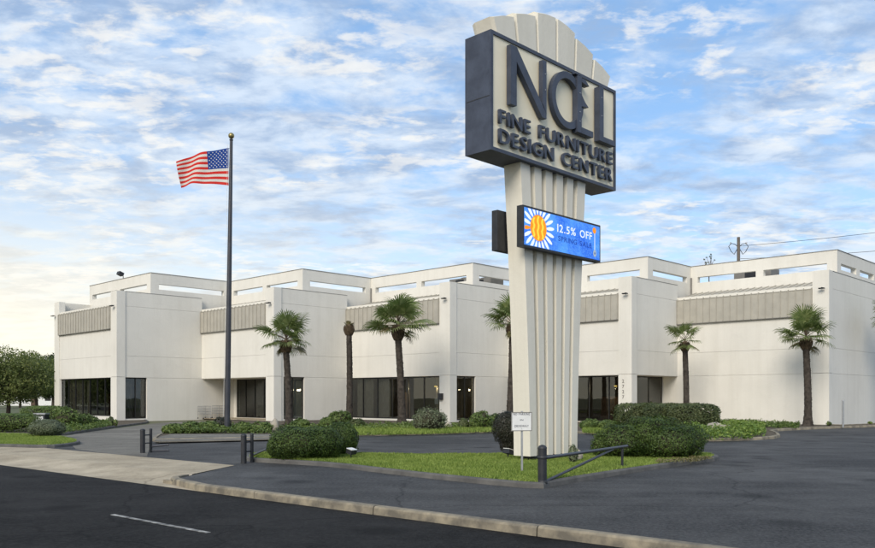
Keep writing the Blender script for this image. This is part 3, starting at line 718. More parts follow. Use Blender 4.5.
# cabinet
cl_, ch_ = 5.5, ZSTOP-ZSB; Fc = PC+nS*.38                # centre of the front plane
cab = MB().slab(PC-dR*(cl_/2)-nS*.36+UP*ZSB, dR*cl_, nS*.72, UP*ch_).build('sign_cabinet', M['slate'], pyl)
MB().slab(PC-dR*(cl_/2+.006)-nS*.361+UP*(ZSB+1.28), dR*.01, nS*.722, UP*.02).build('cabinet_seam', M['black'], cab)
fw = .085
for sg in (1, -1):
    F = PC+nS*(.36*sg)
    MB().slab(F-dR*(cl_/2-fw)+UP*(ZSB+fw), dR*(cl_-2*fw), nS*(.012*sg), UP*(ch_-2*fw)).build('sign_face', M['cream'], cab)
    fm = MB(); t = nS*(.05*sg); o = F-dR*(cl_/2)+UP*ZSB+nS*(.001*sg)
    fm.slab(o, dR*cl_, t, UP*fw); fm.slab(o+UP*(ch_-fw), dR*cl_, t, UP*fw); fm.slab(o+UP*fw, dR*fw, t, UP*(ch_-2*fw)); fm.slab(o+dR*(cl_-fw)+UP*fw, dR*fw, t, UP*(ch_-2*fw))
    fm.build('cabinet_frame', M['slate'], cab)
    al = dR*sg; org = F-al*(cl_/2)+nS*(.013*sg)          # lettering runs left to right on each side
    nn = nS*sg; dep = .13
    def poly_letter(polys, name='letter', d=dep, t0=.03):
        mb = MB()
        for p in polys:
            A2 = sum(p[i][0]*p[(i+1) % len(p)][1]-p[(i+1) % len(p)][0]*p[i][1] for i in range(len(p)))
            p = p if A2 > 0 else p[::-1]; n = len(p)
            v = [org+al*x+UP*z+nn*t0 for x, z in p]+[org+al*x+UP*z+nn*(t0+d) for x, z in p]
            mb.add(v, [tuple(range(n))[::-1], tuple(range(n, 2*n))]+[(i, (i+1) % n, n+(i+1) % n, n+i) for i in range(n)])
        return mb.build(name, M['slate'], cab)
    zb, zt = 8.80, 10.24
    poly_letter([[(.60, zb), (.83, zb), (.83, zt), (.60, zt)], [(.831, zt), (.831, zt-.36), (1.86, zb-.02), (2.04, zb-.02), (2.04, zb+.10)], [(1.885, zb+.33), (2.04, zb+.105), (2.04, zt), (1.885, zt)]])
    oc = (2.98, (zb+zt)/2-.02); ro, ri = .74, .565; seg = 40
    ring = []
    for i in range(seg):
        a0, a1 = 2*math.pi*i/seg, 2*math.pi*(i+1)/seg
        ring.append([(oc[0]+r*math.cos(a)*.96, oc[1]+r*math.sin(a)) for r, a in ((ri, a0), (ro, a0), (ro, a1), (ri, a1))])
    mb = MB()                                            # ring of the O: one closed band
    v = []
    for i in range(seg):
        a = 2*math.pi*i/seg
        for r, t in ((ri, .03), (ro, .03), (ro, .03+dep), (ri, .03+dep)): v.append(org+al*(oc[0]+r*math.cos(a)*.96)+UP*(oc[1]+r*math.sin(a))+nn*t)
    f = [(i*4+j, ((i+1) % seg)*4+j, ((i+1) % seg)*4+(j+1) % 4, i*4+(j+1) % 4) for i in range(seg) for j in range(4)]
    mb.add(v, f if sg > 0 else [x[::-1] for x in f]).build('letter', M['slate'], cab)
    ex = 3.36
    poly_letter([[(ex, zb-.04), (ex+.19, zb-.04), (ex+.19, zt+.02), (ex, zt+.02)],
                 [(ex-.12, zt+.03), (ex+.14, zt+.03), (ex+.20, zt+.09), (ex-.04, zt+.09)],
                 [(ex+.195, zt-.11), (ex+.42, zt-.14), (ex+.55, zt-.14), (ex+.36, zt-.01), (ex+.195, zt-.01)],
                 [(ex+.195, zt-.76), (ex+.52, zt-.72), (ex+.36, zt-.62), (ex+.195, zt-.46)],
                 [(ex+0.20, zb-.04), (ex+0.74, zb-.04), (ex+0.74, zb+.12), (ex+0.20, zb+.12)]], 'letter', dep+.04)
    poly_letter([[(4.40, zb-.04), (5.20, zb-.04), (5.20, zb+.10), (4.60, zb+.10), (4.60, zt+.0), (4.40, zt+.0)]], 'letter', dep+.05)
    for x, z in ((3.45, zt-.45), (3.45, zt-.95), (3.45, zt-1.2), (4.50, zt-.3), (4.50, zt-.8), (1.98, zt-.35), (1.98, zt-.75)):
        MB().slab(org+al*(x-.012)+UP*z+nn*(.161+(.05 if x > 3 else 0)), al*.024, nn*.012, UP*.024).build('bolt', M['galv'], cab)
    for txt, z, cap in (('FINE FURNITURE', 8.28, .33), ('DESIGN CENTER', 7.81, .34)):
        text_line(txt, .26, 5.24, org+UP*z+nn*.065, al, UP, nn, cap, .038, M['slate'], cab)
# crown of fanned blocks
hb, ht = 2.45, 2.62
zin = [11.68, 11.42, 11.10]; zou = [11.55, 11.22, 10.84]
for sd_ in (-1, 1):
    for i in range(3):
        a, b = i/3, (i+1)/3; g = .012
        q = [(sd_*(hb*a+g), ZSTOP), (sd_*(hb*b-g), ZSTOP), (sd_*(ht*b-g), zou[i]), (sd_*((ht*a+ht*b)/2), (zin[i]*.55+zou[i]*.45)+.02), (sd_*(ht*a+g), zin[i])]
        v = []
        for t, k in ((-.34, .90), (-.24, 1.0), (.24, 1.0), (.34, .90)):
            mx_ = sum(x for x, _ in q)/5
            for x, z in q: v.append(PC+dR*(mx_+(x-mx_)*k)+nS*t+UP*(ZSTOP+.001+(z-ZSTOP)*(1 if k == 1 else .955)))
        f = [(r*5+j, r*5+(j+1) % 5, (r+1)*5+(j+1) % 5, (r+1)*5+j) for r in range(3) for j in range(5)]+[(4, 3, 2, 1, 0), (15, 16, 17, 18, 19)]
        if sd_ > 0: f = [x[::-1] for x in f]
        MB().add(v, f).build('crown_block', M['pylon'], pyl)
# lit display boards on both sides
m, nt, out = newmat('led_blue'); e = nnode(nt, 'ShaderNodeEmission')
cblue = mix_(nt, rng_(nt, noise_(nt, 1.6, 3, .6, 'Position'), .35, .65), (.035, .16, .80), (.10, .36, .98))
cblue = mix_(nt, rng_(nt, noise_(nt, 22, 2, .7, 'Position'), .45, .7, 0, .45), cblue, (.22, .50, 1.0))
nt.links.new(cblue, e.inputs[0]); e.inputs[1].default_value = .95; nt.links.new(e.outputs[0], out.inputs[0]); M['ledblue'] = m
M['ledwhite'] = emit('led_white', (.80, .90, 1.0), .95); M['ledorange'] = emit('led_orange', (.95, .33, .03), .95); M['ledyellow'] = emit('led_yellow', (1.0, .72, .08), .95)
M['leddark'] = emit('led_navy', (.02, .07, .40), .9); M['ledgrey'] = emit('led_grey', (.45, .55, .6), .8)
ZD0, ZD1 = 5.44, 6.46
for sg in (1, -1):
    al = dR*sg; nn = nS*sg
    s0 = -1.64 if sg > 0 else -1.80; s1 = s0+3.45
    if sg < 0: s0, s1 = -1.80, 1.64
    o = PC+nn*.31+al*s0+UP*ZD0; L = s1-s0
    bd = MB().slab(o, al*L, nn*.19, UP*(ZD1-ZD0)).build('led_display', M['black'], pyl)
    for z in (.2, .75): MB().slab(PC+nn*.262+al*-.9+UP*(ZD0+z), al*1.8, nn*.044, UP*.06).build('mounting_rail', M['galv'], bd)
    MB().slab(o+nn*.191+al*.05+UP*.05, al*(L-.1), nn*.006, UP*(ZD1-ZD0-.1)).build('screen', M['ledblue'], bd)
    sc = o+nn*.199
    def disc(cx_, cz_, rx, rz, mat, name, lift, n=20, a0=0.0, rot=None):
        pts = []
        for i in range(n):
            a = 2*math.pi*i/n; x, z = rx*math.cos(a), rz*math.sin(a)
            if rot is not None: x, z = x*math.cos(rot)-z*math.sin(rot), x*math.sin(rot)+z*math.cos(rot)
            x = min(max(cx_+x, .055), L-.055); z = min(max(cz_+z, .055), ZD1-ZD0-.055)
            pts.append(sc+al*x+UP*z+nn*lift)
        f = [tuple(range(n))]
        return MB().add(pts, f if sg > 0 else [f[0]]).build(name, mat, bd)
    fx, fz = .62, .53
    for i in range(20):
        a = 2*math.pi*i/20+.1; r = .50
        disc(fx+r*math.cos(a), fz+r*math.sin(a), .17, .048, M['ledorange'] if i == 10 else M['ledwhite'], 'petal', .001, 14, rot=a)
    disc(fx, fz, .34, .33, M['ledorange'], 'flower_center', .003, 28)
    for dx in (-.20, -.02, .16):
        hgt = math.sqrt(max(0, .33**2-(dx*.97)**2))*.9; n = 9; v = []
        for i in range(n):
            z = fz-hgt+2*hgt*i/(n-1); x = fx+dx+.025*math.sin(i*1.7)
            v += [sc+al*(x-.035)+UP*z+nn*.005, sc+al*(x+.04)+UP*z+nn*.005]
        MB().add(v, [(2*i, 2*i+1, 2*i+3, 2*i+2) for i in range(n-1)]).build('flower_stripe', M['ledyellow'], bd)
    text_line('12.5%', 1.42, 2.25, sc+UP*.56+nn*.003, al, UP, nn, .20, .001, M['ledwhite'], bd)
    text_line('OFF', 2.44, 3.02, sc+UP*.56+nn*.003, al, UP, nn, .20, .001, M['ledwhite'], bd)
    text_line('SPRING', 1.46, 2.30, sc+UP*.33+nn*.003, al, UP, nn, .13, .001, M['leddark'], bd)
    text_line('SALE', 2.44, 3.00, sc+UP*.33+nn*.003, al, UP, nn, .13, .001, M['leddark'], bd)
    MB().slab(sc+al*3.14+UP*.22+nn*.002, al*.025, nn*.002, UP*.58).build('flower_stem', M['ledwhite'], bd)
    disc(3.13, .83, .085, .085, M['ledorange'], 'orange_flower', .006, 16); disc(3.15, .21, .075, .095, M['ledgrey'], 'small_flower', .006, 16); disc(3.15, .21, .025, .035, M['leddark'], 'flower_heart', .008, 10)

# ------------------------------------------------------------------ flag pole and flag
fp = G(227, 434); ZF = ZY(141, fp.y); lean = .20
fpe = empty('flagpole', (fp.x, fp.y, .09), 'tall dark bronze flagpole with a gold ball standing in the shrub bed', 'flagpole')
MB().tube([fp+Vector((lean*t, 0, .09+(ZF-.09)*t)) for t in (0, .3, .6, .85, 1)], [.135, .125, .105, .085, .07], 14).build('pole', M['pole'], fpe)
MB().lathe(fp+UP*.09, [(.24, 0), (.24, .04), (.17, .12), (.145, .2)], 16).build('base_collar', M['pole'], fpe)
tp = fp+Vector((lean, 0, ZF)); MB().lathe(tp, [(.05, 0), (.09, .03), (.09, .07), (.04, .1)], 12).build('truck', M['pole'], fpe)
MB().blob(tp+UP*.24, (.14, .14, .14), 0, 0, 14, 8).build('ball', M['gold'], fpe)
MB().tube([fp+Vector((lean*t-.16+.03*math.sin(t*3.1), -.06, .8+(ZF-1.0)*t)) for t in (0, .25, .5, .75, 1)], .008, 5).build('halyard', M['white'], fpe)
m, nt, out = newmat('flag_cloth'); uv = nnode(nt, 'ShaderNodeUVMap'); sp_ = nnode(nt, 'ShaderNodeSeparateXYZ'); nt.links.new(uv.outputs[0], sp_.inputs[0])
def fm_(op, a, b=0.0):
    n = nnode(nt, 'ShaderNodeMath', operation=op)
    for i, v in ((0, a), (1, b)):
        if isinstance(v, (int, float)): n.inputs[i].default_value = v
        else: nt.links.new(v, n.inputs[i])
    return n.outputs[0]
st = fm_('LESS_THAN', fm_('MODULO', fm_('MULTIPLY', sp_.outputs[1], 13.0), 2.0), 1.0)
ca = fm_('MULTIPLY', fm_('LESS_THAN', sp_.outputs[0], .40), fm_('GREATER_THAN', sp_.outputs[1], 6/13))
cc = mix_(nt, st, (.80, .76, .68), (.72, .05, .04)); cc = mix_(nt, ca, cc, (.03, .075, .30))
df = nnode(nt, 'ShaderNodeBsdfDiffuse'); nt.links.new(cc, df.inputs[0]); tl = nnode(nt, 'ShaderNodeBsdfTranslucent'); nt.links.new(cc, tl.inputs[0])
mx = nnode(nt, 'ShaderNodeMixShader'); mx.inputs[0].default_value = .4; nt.links.new(df.outputs[0], mx.inputs[1]); nt.links.new(tl.outputs[0], mx.inputs[2]); nt.links.new(mx.outputs[0], out.inputs[0])
M['flag'] = m
nu, nv = 60, 30; pxm = fp.y/FPX
def flagpt(u, v):                                   # u along the fly, v up the hoist
    x = -(.02+ (2.28+.16*v)*u); top = -.52*u-.24*u*u; bot = .42*u*(1-u)*.9-.02*u
    z = (1-v)*(-1.76+bot)+v*(top*.85+.05*u*u)
    ph = u*8.2+v*1.4; amp = .03+.22*u
    y = amp*math.sin(ph)+.12*u*math.sin(u*15+v*4); z += .05*u*math.sin(ph*1.05+.8)+.03*u*math.cos(v*5+u*3)
    return Vector((x, y*.8, z))
fo = Vector((fp.x+lean*.95-.10, fp.y, ZY(147.8, fp.y)))
vv = [fo+flagpt(i/nu, j/nv) for i in range(nu+1) for j in range(nv+1)]
ff = [(i*(nv+1)+j, (i+1)*(nv+1)+j, (i+1)*(nv+1)+j+1, i*(nv+1)+j+1) for i in range(nu) for j in range(nv)]
flag = MB().add(vv, ff, 0, True).build('flag', M['flag'])
uvl = flag.data.uv_layers.new(name='UVMap')
for lp_ in flag.data.loops:
    i, j = divmod(lp_.vertex_index, nv+1); uvl.data[lp_.index].uv = (i/nu, j/nv)
tag(flag, 'red white and blue stars and stripes flag flying from the pole', 'flag')
mb = MB()
for r in range(9):
    for c_ in range(6 if r % 2 == 0 else 5):
        u = .40*(c_*2+1+(r % 2))/12; v = 6/13+(7/13)*(r+1)/10
        P = fo+flagpt(u, v); du = (flagpt(u+.01, v)-flagpt(u, v)).normalized(); dv = (flagpt(u, v+.01)-flagpt(u, v)); dv = (dv-du*dv.dot(du)).normalized(); nr = du.cross(dv)
        for sg in (1, -1):
            pts = []
            for i in range(10):
                rr = .036 if i % 2 == 0 else .015; a = math.pi/2+math.pi*i/5
                pts.append(P+nr*(.008*sg)+du*(rr*math.cos(a))+dv*(rr*math.sin(a)))
            mb.add(pts, [tuple(range(10))])
stuff(mb.build('star', M['white'], flag))
for v in (.02, .98): MB().tube([fo+flagpt(.0, v), fo+flagpt(0, v)+Vector((.07, -.03, .01))], .012, 5).build('snap_hook', M['galv'], flag)

# ------------------------------------------------------------------ shrubs
def shrub(name, label, blobs, mat, n, leaf, group=None, cat='shrub', amp=.10, fr=2.2, loose=.10, wob=.6):
    """blobs: (centre, radii, flatness) lobes; leaves lie in a shell around them, a solid dark core inside carries the inner shade in its colour"""
    P_, Nn = [], []; tot = sum(b[1][0]*b[1][2]+b[1][1]*b[1][2] for b in blobs)
    sd0 = random.uniform(0, 90); core = MB()
    for c_, r_, pw in blobs:
        k = int(n*(r_[0]*r_[2]+r_[1]*r_[2])/tot); d = rng.normal(size=(k, 3)); d /= np.linalg.norm(d, axis=1, keepdims=True); d[:, 2] = np.where(d[:, 2] < -.75, -d[:, 2], d[:, 2])
        nz = np.array([mnoise.noise(Vector((x[0]*fr+sd0, x[1]*fr, x[2]*fr)))+.5*mnoise.noise(Vector((x[0]*fr*3+sd0, x[1]*fr*3, x[2]*fr*3))) for x in d])
        sq = (np.abs(d)**pw).sum(1)**(-1/pw)
        rad = sq*(1+amp*nz*1.6)*(1-np.abs(rng.normal(0, loose, k))+.03*rng.random(k)+np.where(rng.random(k) < .05, .10*rng.random(k), 0))
        P_.append(np.array(c_)+d*np.array(r_)*rad[:, None]); Nn.append(d/np.array(r_)+rng.normal(0, wob, (k, 3)))
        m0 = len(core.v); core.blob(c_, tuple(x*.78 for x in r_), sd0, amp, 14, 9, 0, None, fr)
    P = np.vstack(P_); Q = np.vstack(Nn); keep = P[:, 2] > .09; P, Q = P[keep], Q[keep]
    L = leaf*rng.uniform(.6, 1.35, len(P)); V = leaf_cards(P, Q, L, L*.5)
    base = (float(np.mean(P[:, 0])), float(np.mean(P[:, 1])), .09)
    root = cards(name, V, None, [mat], origin=base); tag(root, label, cat, group)
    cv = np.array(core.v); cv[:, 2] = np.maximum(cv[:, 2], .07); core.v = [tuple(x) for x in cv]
    core.build('shade_core', M['coreshade'], root); return root  # solid dark core closes the gaps between leaves; its colour paints the inner shade
def lobes(px, Y, wpx, top, base=.09, dep=.8, pw=2.2, bottom=None):
    X = PX(px, Y); w_ = wpx*Y/FPX/2; zt_ = ZY(top, Y); zt_ += .05*(zt_-base); h_ = (zt_-base)/2*1.06
    return ((X, Y, zt_-h_), (w_, w_*dep, h_), pw)
shrub('boxwood_shrub', 'broad rounded dark green shrub at the left end of the sign island', [lobes(300, 21.8, 62, 428, dep=.9, pw=2.4), lobes(322, 21.9, 42, 427.5, dep=1.1), lobes(284, 21.7, 34, 434)], M['box'], 26000, .05)
shrub('boxwood_shrub', 'smaller round green shrub tucked behind the broad one on the island', [lobes(341, 23.2, 34, 424)], M['box'], 9000, .05)
shrub('boxwood_shrub', 'wide mounded dark green shrub at the right end of the sign island', [lobes(652, 22.4, 62, 418.5, dep=.9), lobes(622, 22.3, 54, 425), lobes(684, 22.3, 44, 426), lobes(604, 22.3, 26, 434), lobes(668, 21.9, 50, 427)], M['box'], 34000, .05, amp=.14)
shrub('dark_shrub', 'dark purplish rounded bush standing against the foot of the sign', [((PX(509, 24.3), 24.3, .80), (.50, .5, .50), 2.4), ((PX(509, 24.3), 24.3, .40), (.30, .3, .36), 2.2)], M['yew'], 9000, .05)
shrub('box_hedge', 'long clipped flat topped dark hedge in front of the corner porch', [((PX(644, 42.3), 42.3, .66), (1.45, .8, .72), 5), ((PX(668, 41.3), 41.3, .66), (1.3, .8, .72), 5), ((PX(692, 40.3), 40.3, .66), (1.25, .8, .72), 5)], M['hedge'], 40000, .10, 'clipped hedges', 'hedge', .05)
shrub('box_hedge', 'clipped green hedge block between the lawn strip and the oak trees', [((PX(8, 39), 39, .50), (1.35, .8, .44), 5), ((PX(-22, 39.4), 39.4, .50), (1.2, .8, .44), 5)], M['mid'], 13000, .08, 'clipped hedges', 'hedge', .06)
shrub('box_hedge', 'lower green hedge behind the dark utility box', [((PX(45, 50), 50, .55), (1.4, .7, .62), 4)], M['mid'], 8000, .09, 'clipped hedges', 'hedge', .08)
shrub('silver_shrub', 'round silvery green bush on the end of the lawn strip', [lobes(47, 34.2, 33, 420.5, dep=1)], M['silver'], 9000, .055)
for px, Y, w_, top, mat, lab in (
    (66, 42.5, 24, 409, 'mid', 'tall leafy green bush below the windows of the far end bay'), (84, 43.5, 16, 415, 'mid', 'lower green bush beside the tall one under the far bay windows'), (92, 45, 12, 417, 'mid', 'small green bush under the last pane of the far bay windows'), (111, 47.5, 5, 417, 'hedge', 'little upright dark bush at the corner pier of the far bay'),
    (174, 37.2, 20, 424, 'mid', 'low green shrub at the driveway end of the flagpole row'), (191, 37.4, 20, 422.5, 'mid', 'low green shrub between the driveway end and the flagpole'), (208, 37.6, 22, 422, 'mid', 'low green shrub before the wire carts'), (222, 39.6, 18, 418.5, 'yew', 'dark leaved shrub beside the flagpole foot'), (243, 38.0, 18, 422.5, 'mid', 'low green shrub just past the flagpole'), (261, 38.2, 22, 422.5, 'mid', 'low green shrub before the entrance porch pier'),
    (300, 43, 18, 419.5, 'mid', 'green shrub at the foot of the palm by the narrow window'), (282, 42, 10, 425, 'hedge', 'tiny dark green shrub beside the white stone'), (340, 45, 22, 411.5, 'mid', 'tall green shrub at the foot of the crownless palm trunk'), (327, 43.5, 14, 418, 'mid', 'mid green shrub leaning on the tall one by the trunk'), (357, 44, 16, 419, 'hedge', 'grey green shrub beside the crownless palm trunk'),
    (430, 40.2, 33, 409.5, 'silver', 'big silvery green bush beside the middle bay pier'), (464, 42.5, 10, 419, 'hedge', 'small dark shrub under the narrow middle bay window'), (481, 42.2, 22, 412.5, 'mid', 'leafy green shrub near the dark bush by the sign'), (497, 44, 16, 415, 'mid', 'green shrub behind the dark bush by the sign'),
    (590, 42, 18, 419.5, 'mid', 'low green shrub in the bed right behind the sign'), (607, 42, 20, 420.5, 'mid', 'low green shrub in the bed beside the hedge')):
    shrub('bed_shrub', lab, [lobes(px, Y, w_, top, dep=.9), lobes(px+w_*.2, Y+.2, w_*.6, top+3), lobes(px-w_*.25, Y-.1, w_*.6, top+2)], M[mat], int(900+w_*130), .11 if mat != 'silver' else .08, 'shrubs in the front beds', amp=.22, loose=.2, wob=.9)
shrub('dry_shrub', 'small dry greyish plant at the right foot of the sign', [lobes(573, 20.6, 10, 446, dep=1)], M['silver'], 700, .06, amp=.25, loose=.3)
def cover(name, poly, n, h, leaf, mat, label):
    P = scatter(poly, n); hv = np.array([max(0, .55+.6*mnoise.noise(Vector((p[0]*1.1, p[1]*1.1, 3)))+.4*mnoise.noise(Vector((p[0]*2.7, p[1]*2.7, 9)))) for p in P])
    P3 = np.column_stack([P, .10+h*hv*rng.random(n)**.6]); Q = rng.normal(0, .7, (n, 3)); Q[:, 2] += 1
    L = leaf*rng.uniform(.6, 1.3, n); o = stuff(cards(name, leaf_cards(P3, Q, L, L*.55), None, [mat], origin=(float(P[:, 0].mean()), float(P[:, 1].mean()), .1))); return tag(o, label, 'ground cover')
cover('ground_cover', [G(680, 438, .1), G(700, 440.2, .1), G(745, 439, .1), G(766, 436, .1), G(764, 429, .1), G(740, 426, .1), G(690, 427, .1)], 9000, .55, .13, M['lime'], 'lush lime green ground cover around the boulder')
cover('ground_cover', [G(716, 426, .1), G(760, 427.5, .1), G(798, 428.5, .1), G(800, 426.4, .1), G(760, 423.4, .1), G(720, 422.5, .1)], 5000, .35, .12, M['mid'], 'low dark green plants along the blank wall')
cover('ground_cover', [G(165, 434, .1), G(272, 433.5, .1), G(268, 429, .1), G(205, 428, .1), G(175, 430, .1)], 6000, .4, .12, M['mid'], 'low leafy plants between the flagpole shrubs')
cover('ground_cover', [G(60, 434, .08), G(92, 430, .08), G(112, 426.6, .08), G(108, 423, .08), G(70, 424, .08)], 5000, .4, .12, M['mid'], 'loose leafy plants under the far bay windows')
cover('ground_cover', [G(285, 431, .1), G(360, 430, .1), G(500, 428.5, .1), G(500, 425, .1), G(360, 425, .1), G(285, 427, .1)], 5000, .3, .13, M['mid'], 'low leafy plants along the showroom window sills')
cover('dry_litter', [G(655, 464, .1), G(690, 463, .1), G(714, 459.4, .1), G(705, 457.5, .1), G(660, 458.5, .1)], 1800, .12, .05, M['palmd'], 'dry brown leaves and weeds at the island tip')
# stones
def stone(px, Y, w_, h_, label, group='stones in the beds'):
    o = MB().blob((PX(px, Y), Y, .07+h_*.45), (w_/2, w_/2*.7, h_*.6), px, .25, 14, 9, 0, None, 1.7).build('boulder', M['stone']); return tag(o, label, 'stone', group)
stone(717, 38.6, 1.1, .42, 'large pale boulder among lime green ground cover')
stone(275, 41, .42, .5, 'pale stone at the foot of the porch pier'); stone(343, 41.5, .3, .25, 'small pale stone before the crownless palm trunk')
stone(297, 44.5, .6, .25, 'pale flat stone under the narrow window by the palm'); stone(470, 43.2, .5, .4, 'pale stone under the narrow middle bay window'); stone(448, 43, .4, .35, 'pale stone by the silvery bush and pier')
stone(578, 21.2, .25, .28, 'small white stone at the right foot of the sign')
for i, (px, Y, mat, lab) in enumerate(((115.5, 46.5, 'mid', 'thin weedy plant by the far bay corner'), (829, 46.6, 'mid', 'thin weed beside the blank wall corner'), (870, 50.0, 'lime', 'small weed tuft on the kerb by the long right wall'))):
    shrub('weed', lab, [lobes(px, Y, 5, 419.5 if i == 0 else 421.5)], M[mat], 120, .12, 'weeds by the wall', 'weed', .3, 2.2, .4, .9)

# ------------------------------------------------------------------ palms
def frond_mesh(seed, L=.85, dry=False):
    rr = random.Random(seed); mb = MB(); pts = []
    for i in range(6):
        t = i/5; pts.append(Vector((1.0*t, 0, .10*t-.16*t*t)))
    mb.tube(pts, [.028, .024, .02, .017, .014, .01], 5)
    base = pts[-1]; nl = 29
    for i in range(nl):
        a = R(-128+256*i/(nl-1))+rr.uniform(-.03, .03); l = L*(.68+.32*math.cos(a*.55))*rr.uniform(.88, 1.08)
        d = Vector((math.cos(a), math.sin(a), 0)); sd_ = Vector((-d.y, d.x, 0)); w_ = .038
        st_ = base-Vector((.12*max(0, -math.cos(a)), 0, 0)); dr = rr.uniform(.25, .55); fold = .10*abs(math.sin(a))
        P = [st_, st_+d*l*.45+Vector((0, 0, fold*l)), st_+d*l*.78+Vector((0, 0, fold*l-.14*dr*l)), st_+d*l*.96+Vector((0, 0, -.38*dr*l-.04))]
        W = [.012, w_, w_*.7, .006]; v = []
        for p, w2 in zip(P, W): v += [p-sd_*w2, p+sd_*w2+Vector((0, 0, .012))]
        mb.add(v, [(2*k, 2*k+1, 2*k+3, 2*k+2) for k in range(3)], 1)
    a = np.array(mb.v); me = bpy.data.meshes.new('frond'); me.from_pydata(mb.v, [], mb.f); me.materials.append(M['boot']); me.materials.append(M['palmd'] if dry else M['palm'])
    me.polygons.foreach_set('material_index', mb.m); me.update(); return me
FR = [frond_mesh(i, .85+.06*i) for i in range(5)]; FD = [frond_mesh(20+i, .75, True) for i in range(2)]
def palm(px, Y, top, ball, label, k=1.0, crown=True, tr=.21, lean_px=0, base_z=.09, nf=30):
    base = Vector((PX(px, Y), Y, base_z)); hz = ZY(ball, Y); hd = Vector((PX(px+lean_px, Y), Y, hz))
    r = empty('palm_tree', base, label, 'palm tree', 'palms along the building'); rr = random.Random(int(px*7))
    mb = MB(); nl = 70; pts = []; rad = []
    for i in range(nl+1):
        t = i/nl; bow = math.sin(t*math.pi)*rr.choice((1, 1))*.04
        pts.append(base.lerp(hd, t)+Vector((bow, 0, 0))); f = tr*(1+.55*math.exp(-t*16))*(1-.16*t)
        rad.append(f*(1+(.05 if i % 2 else -.03)+rr.uniform(-.03, .03)))
    mb.tube(pts, rad, 14)
    ax = hd-base
    for iv, q in enumerate(mb.v):
        t = (q[2]-base.z)/ax.z; c0 = base+ax*t; f = 1+.10*mnoise.noise(Vector((q[0]*9, q[1]*9, q[2]*6)))+.06*mnoise.noise(Vector((q[0]*20, q[1]*20, q[2]*14)))
        mb.v[iv] = (c0.x+(q[0]-c0.x)*f, c0.y+(q[1]-c0.y)*f, q[2])
    mb.build('trunk', M['bark'], r)
    mb = MB(); bh = .62*k; mb.blob(hd+UP*(bh*.35), (tr*1.15, tr*1.15, bh*.8), px, .05, 12, 9)
    for i in range(110):                       # criss-cross leaf bases
        a = i*2.39996; t = i/110; z = hd.z-bh*.35+bh*1.15*t; rb = tr*(1.0+.62*math.sin(math.pi*min(1, t*1.02)*.92))
        o = Vector((hd.x+math.cos(a)*rb*.85, hd.y+math.sin(a)*rb*.85, z)); d = Vector((math.cos(a), math.sin(a), 0)); sd_ = Vector((-d.y, d.x, 0)); tw = .5 if i % 2 else -.5
        up = (UP*.16+d*.075+sd_*.05*tw)*k
        mb.slab(o-sd_*.035*k, sd_*.07*k, d*.03*k, up)
    mb.build('leaf_bases', M['boot'], r)
    ct = hd+UP*(bh*1.12)
    if crown:
        for i in range(nf):
            t = (i+.5)/nf; el = R(82-112*t+rr.uniform(-20, 16)); az = i*2.39996+rr.uniform(-.5, .5)
            me = FR[rr.randrange(5)] if t < .93 else FD[rr.randrange(2)]
            o = bpy.data.objects.new('frond', me); col.objects.link(o); o.parent = r; s_ = k*(.86+.2*math.sin(math.pi*min(1, t+.15)))*rr.uniform(.78, 1.12)
            o.matrix_local = Matrix.Translation(ct-WP[r]+UP*(.12*(1-t)-.15*t)) @ Matrix.Rotation(az, 4, 'Z') @ Matrix.Rotation(-el, 4, 'Y') @ Matrix.Rotation(rr.uniform(-.5, .5), 4, 'X') @ Matrix.Diagonal((s_, s_, s_, 1))
    else:
        for i in range(9):
            az = i*2.39996; el = R(rr.uniform(20, 80)); o = bpy.data.objects.new('frond', FD[i % 2]); col.objects.link(o); o.parent = r; s_ = .26
            o.matrix_local = Matrix.Translation(ct-WP[r]-UP*.2) @ Matrix.Rotation(az, 4, 'Z') @ Matrix.Rotation(-el, 4, 'Y') @ Matrix.Diagonal((s_, s_, s_, 1))
    return r
palm(289, 48.5, 309, 350, 'full crowned palm before the narrow window next to the entrance porch', .92, True, .21, -3, nf=23)
palm(349, 50.5, 318, 333, 'bare palm trunk with a withered head and no fronds', .8, False, .20, 0)
palm(402, 49.0, 291, 337, 'largest palm with a full crown in front of the wide showroom window', 1.08, True, .23, -4, nf=27)
palm(509, 47.0, 293, 334, 'palm partly hidden behind the tall sign', .88, True, .20, 3, nf=22)
palm(686, 50.5, 318, 349, 'small thin crowned palm rising behind the clipped hedge', .72, True, .19, -1, nf=14)
palm(808, 46.8, 303, 347, 'palm with a flared foot against the blank wall of the last bay', .86, True, .21, -2, nf=23)
palm(897, 50.5, 303, 330, 'palm beside the long right hand wall of the last bay', .86, True, .21, 0, nf=28)

